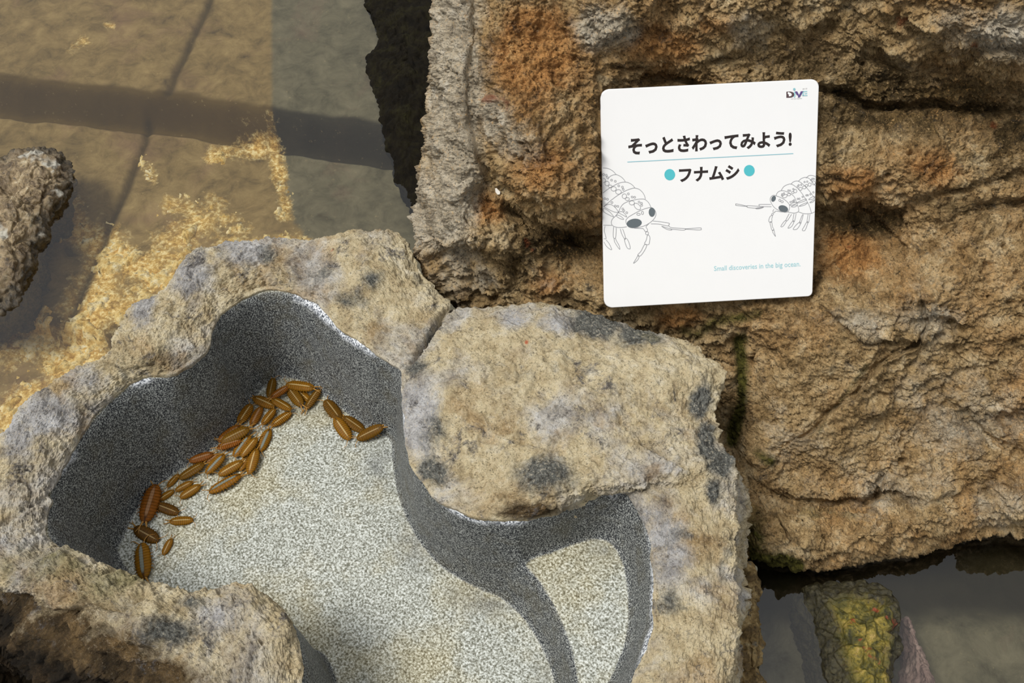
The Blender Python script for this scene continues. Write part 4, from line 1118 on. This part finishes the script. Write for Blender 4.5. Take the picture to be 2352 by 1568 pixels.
def slater_body():
    nx, ny = 105, 26
    V = []; F = []
    for i in range(nx):
        u = i / (nx - 1); x = -0.5 + u
        w_ = 0.20 * max(1e-3, (1 - abs((u - 0.50) / 0.505) ** 2.5)) ** 0.52
        if u > 0.9: w_ = min(w_, 0.15 * math.sqrt(max(0, 1 - ((u - 0.88) / 0.12) ** 2)) + 0.001)
        ph = (u * 13) % 1
        w_ *= 1 + 0.14 * (0.5 - ph) * (u < 0.93)
        h = 0.46 * w_ * (1 + 0.10 * (0.5 - ph)) + 0.010
        for j in range(ny):
            t = math.pi * j / (ny - 1)
            yy = w_ * math.cos(t); zz = 0.030 + h * math.sin(t) ** 0.85
            V.append((x, yy, zz))
        V.append((x, -w_ * 0.6, 0.022)); V.append((x, w_ * 0.6, 0.022))
    n = ny + 2
    for i in range(nx - 1):
        for j in range(n): F.append((i * n + j, i * n + (j + 1) % n, (i + 1) * n + (j + 1) % n, (i + 1) * n + j))
    F.append(tuple(range(n))); F.append(tuple((nx - 1) * n + j for j in range(n - 1, -1, -1)))
    V = [np.array(v) for v in V]
    for k in range(7):
        x = 0.30 - k * 0.085
        wk = 0.20 * max(1e-3, (1 - abs((x) / 0.505) ** 2.5)) ** 0.62
        for s in (1, -1):
            sw = (0.30 - k * 0.13)
            v, f = tube([(x, s * wk * 0.7, 0.03), (x + sw * .12, s * (wk + 0.025), 0.045), (x + sw * .25, s * (wk + 0.060), 0.006)], [0.011, 0.009, 0.004], 5)
            b = len(V); V += list(v); F += [tuple(q + b for q in g) for g in f]
    return np.array(V), F

def mk(name, V, F, mat, parent=None, smooth=True):
    me = bpy.data.meshes.new(name); me.from_pydata(np.asarray(V).tolist(), [], F); me.materials.append(mat)
    for p in me.polygons: p.use_smooth = smooth
    me.update()
    o = bpy.data.objects.new(name, me); COL.objects.link(o)
    if parent: o.parent = parent
    return o

def make_slater(mat, limb):
    V, F = slater_body()
    b = mk('sea_slater', V, F, mat)
    for s in (1, -1):
        v, f = tube(catmull([(0.47, s * 0.06, 0.06), (0.55, s * 0.13, 0.09), (0.62, s * 0.22, 0.06), (0.60, s * 0.34, 0.02)], 14), [0.013, 0.010, 0.005])
        mk('antenna', v, f, limb, b)
        p = catmull([(-0.47, s * 0.03, 0.045), (-0.54, s * 0.055, 0.04), (-0.60, s * 0.075, 0.03)], 6)
        v, f = tube(p, [0.030, 0.022, 0.014])
        v2, f2 = tube(catmull([(-0.59, s * 0.07, 0.03), (-0.68, s * 0.075, 0.022), (-0.77, s * 0.06, 0.016)], 6), [0.014, 0.010, 0.005])
        v3, f3 = tube(catmull([(-0.59, s * 0.07, 0.03), (-0.67, s * 0.11, 0.022), (-0.74, s * 0.15, 0.016)], 6), [0.014, 0.010, 0.005])
        VV = np.vstack([v, v2, v3]); FF = f + [tuple(q + len(v) for q in g) for g in f2] + [tuple(q + len(v) + len(v2) for q in g) for g in f3]
        mk('tail_fork', VV, FF, limb, b)
    return b

LIMB = mat_plain('slater_limb', S(168, 122, 52), 0.5, 0.3, 0.3)
PROTO = {
    'n': make_slater(mat_slater('slater_amber', S(182, 156, 104), 0.030, S(136, 87, 12), S(102, 68, 10)), LIMB),
    'g': make_slater(mat_slater('slater_grey_backed', S(124, 130, 120), 0.056, S(140, 90, 13), S(106, 71, 11)), LIMB),
    'r': make_slater(mat_slater('slater_russet', S(150, 112, 78), 0.050, S(132, 72, 16), S(98, 54, 12)), LIMB),
    'd': make_slater(mat_slater('slater_dark', S(156, 132, 88), 0.024, S(92, 60, 10), S(64, 44, 8)), LIMB)}

def surf(px, py):
    z = FLOOR_Z
    for _ in range(14):
        P = at_z(np.array([px], float), np.array([py], float), np.array([z]))
        z = 0.5 * z + 0.5 * float(liner(P[:, 0], P[:, 1])[0][0])
    P = at_z(np.array([px], float), np.array([py], float), np.array([z]))[0]
    return P

# head x, head y, tail x, tail y, kind, lift (mm), label
SL = [
 (659, 884, 721, 892, 'n', 9, 'bright orange sea slater lying highest on the pile, at its far end'),
 (628, 870, 619, 914, 'd', 2, 'dark brown sea slater at the far left corner of the pile'),
 (662, 889, 623, 914, 'r', 9, 'brown sea slater slanting under the bright orange one at the far end'),
 (664, 892, 694, 932, 'd', 4, 'dark sea slater with a thin pale line, right below the bright orange one'),
 (684, 897, 712, 922, 'n', 1, 'amber sea slater half hidden under the bright orange one'),
 (734, 896, 704, 940, 'd', 2, 'brown sea slater at the right end of the main pile'),
 (630, 935, 583, 914, 'n', 4, 'amber sea slater whose tail forks point up the wall left of the pile top'),
 (668, 942, 626, 918, 'n', 8, 'amber sea slater in the upper pile with a cream line sloping down right'),
 (577, 930, 549, 972, 'n', 5, 'amber sea slater hugging the wall on the left of the upper pile'),
 (600, 936, 578, 978, 'r', 2, 'reddish sea slater wedged beside the one hugging the wall'),
 (631, 940, 603, 975, 'n', 6, 'amber sea slater in the middle of the upper pile'),
 (668, 948, 625, 978, 'n', 3, 'olive sea slater at the right edge of the upper pile, lying on bare floor'),
 (503, 1014, 552, 979, 'r', 6, 'russet sea slater with a broad tan back against the wall at mid pile'),
 (511, 1015, 572, 985, 'd', 10, 'dark large sea slater with a cream edged back on top of the mid pile'),
 (554, 1013, 500, 1030, 'r', 8, 'russet sea slater lying almost level below the cream edged one'),
 (539, 1049, 574, 1002, 'g', 4, 'grey-backed sea slater in the centre of the mid pile'),
 (556, 1049, 590, 1007, 'n', 9, 'amber sea slater with a tan back right of the grey-backed one in the mid pile'),
 (597, 1037, 619, 987, 'g', 2, 'slim grey-striped sea slater at the right edge of the mid pile'),
 (436, 1060, 490, 1043, 'r', 3, 'dark russet sea slater with a pinkish line against the wall below mid pile'),
 (474, 1063, 503, 1043, 'r', 1, 'small russet sea slater tucked behind the pinkish lined one'),
 (475, 1088, 515, 1045, 'g', 6, 'blue-grey striped sea slater slanting across the lower pile'),
 (414, 1100, 469, 1066, 'd', 4, 'dark sea slater with a long cream line at the lower left of the pile'),
 (504, 1091, 557, 1061, 'n', 5, 'amber sea slater with a yellow line in the lower pile'),
 (552, 1081, 570, 1046, 'n', 2, 'amber sea slater partly covered, left of the upright one in the lower pile'),
 (574, 1088, 589, 1033, 'n', 6, 'bright amber sea slater lying upright at the right edge of the lower pile'),
 (483, 1132, 553, 1093, 'g', 2, 'large amber sea slater with grey back, lowest right on the open floor'),
 (411, 1090, 386, 1118, 'n', 1, 'small olive sea slater by the wall below the long cream lined one'),
 (404, 1127, 442, 1107, 'n', 1, 'pale olive sea slater behind the one with tail forks pointing right'),
 (415, 1143, 460, 1115, 'n', 3, 'olive sea slater with its tail forks pointing right over bare floor'),
 (358, 1116, 333, 1199, 'r', 5, 'largest russet sea slater, lying upright at the lower left'),
 (399, 1127, 363, 1150, 'n', 1, 'small orange sea slater touching the largest russet one'),
 (410, 1179, 361, 1160, 'd', 2, 'dark amber sea slater with a cream line just below the small orange one'),
 (443, 1195, 391, 1198, 'n', 1, 'olive sea slater lying level and alone on the pale floor'),
 (364, 1242, 311, 1213, 'd', 1, 'dark amber sea slater below the largest russet one, tail to the wall'),
 (376, 1274, 394, 1238, 'n', 1, 'smallest sea slater, alone on the floor at the lower left'),
 (327, 1250, 334, 1328, 'g', 1, 'large sea slater with a blue-grey back nearest the near rim'),
 (748, 921, 781, 964, 'd', 2, 'dark sea slater lying upper left in the separate group of four'),
 (804, 1009, 771, 962, 'n', 3, 'amber sea slater pointing down right in the separate group of four'),
 (835, 991, 789, 959, 'd', 1, 'dark sea slater with pinkish line in the middle of the group of four'),
 (822, 1008, 880, 980, 'd', 3, 'big dark olive sea slater at the right end, in the corner of the wall'),
]
first = {}
for i, (hx, hy, tx, ty, kind, lift, label) in enumerate(SL):
    H = surf(hx, hy); T = surf(tx, ty)
    L = np.linalg.norm(H - T)
    xa = (H - T) / L
    C_ = (H + T) / 2
    e_ = 0.004
    zc = [float(liner(np.array([C_[0] + a]), np.array([C_[1] + b]))[0][0]) for a, b in ((e_, 0), (-e_, 0), (0, e_), (0, -e_))]
    nrm_ = np.array([-(zc[0] - zc[1]) / (2 * e_), -(zc[2] - zc[3]) / (2 * e_), 1.0])
    nrm_ = nrm_ * np.array([.5, .5, 1]); nrm_ /= np.linalg.norm(nrm_)
    ya = np.cross(nrm_, xa); ya /= np.linalg.norm(ya)
    roll = random.uniform(-0.25, 0.25)
    za = np.cross(xa, ya)
    ya, za = ya * math.cos(roll) + za * math.sin(roll), za * math.cos(roll) - ya * math.sin(roll)
    mid = max(C_[2], float(liner(np.array([C_[0]]), np.array([C_[1]]))[0][0]))
    # keep its place in the picture while it lies higher on its neighbours
    dirc = (CAM - C_) / np.linalg.norm(CAM - C_)
    pos = C_ + dirc * ((mid - C_[2]) + lift * 0.0008) / dirc[2]
    src = PROTO[kind]
    if kind in first:
        o = src.copy(); COL.objects.link(o)
        for ch in src.children:
            c = ch.copy(); COL.objects.link(c); c.parent = o
    else:
        o = src; first[kind] = 1
    Mx = Matrix(((xa[0], ya[0], za[0], pos[0]), (xa[1], ya[1], za[1], pos[1]), (xa[2], ya[2], za[2], pos[2]), (0, 0, 0, 1)))
    o.matrix_world = Mx @ Matrix.Diagonal((L * 1.06, L * random.uniform(0.98, 1.14), L, 1))
    tag(o, label, 'sea slater', 'sea slaters in the basin')
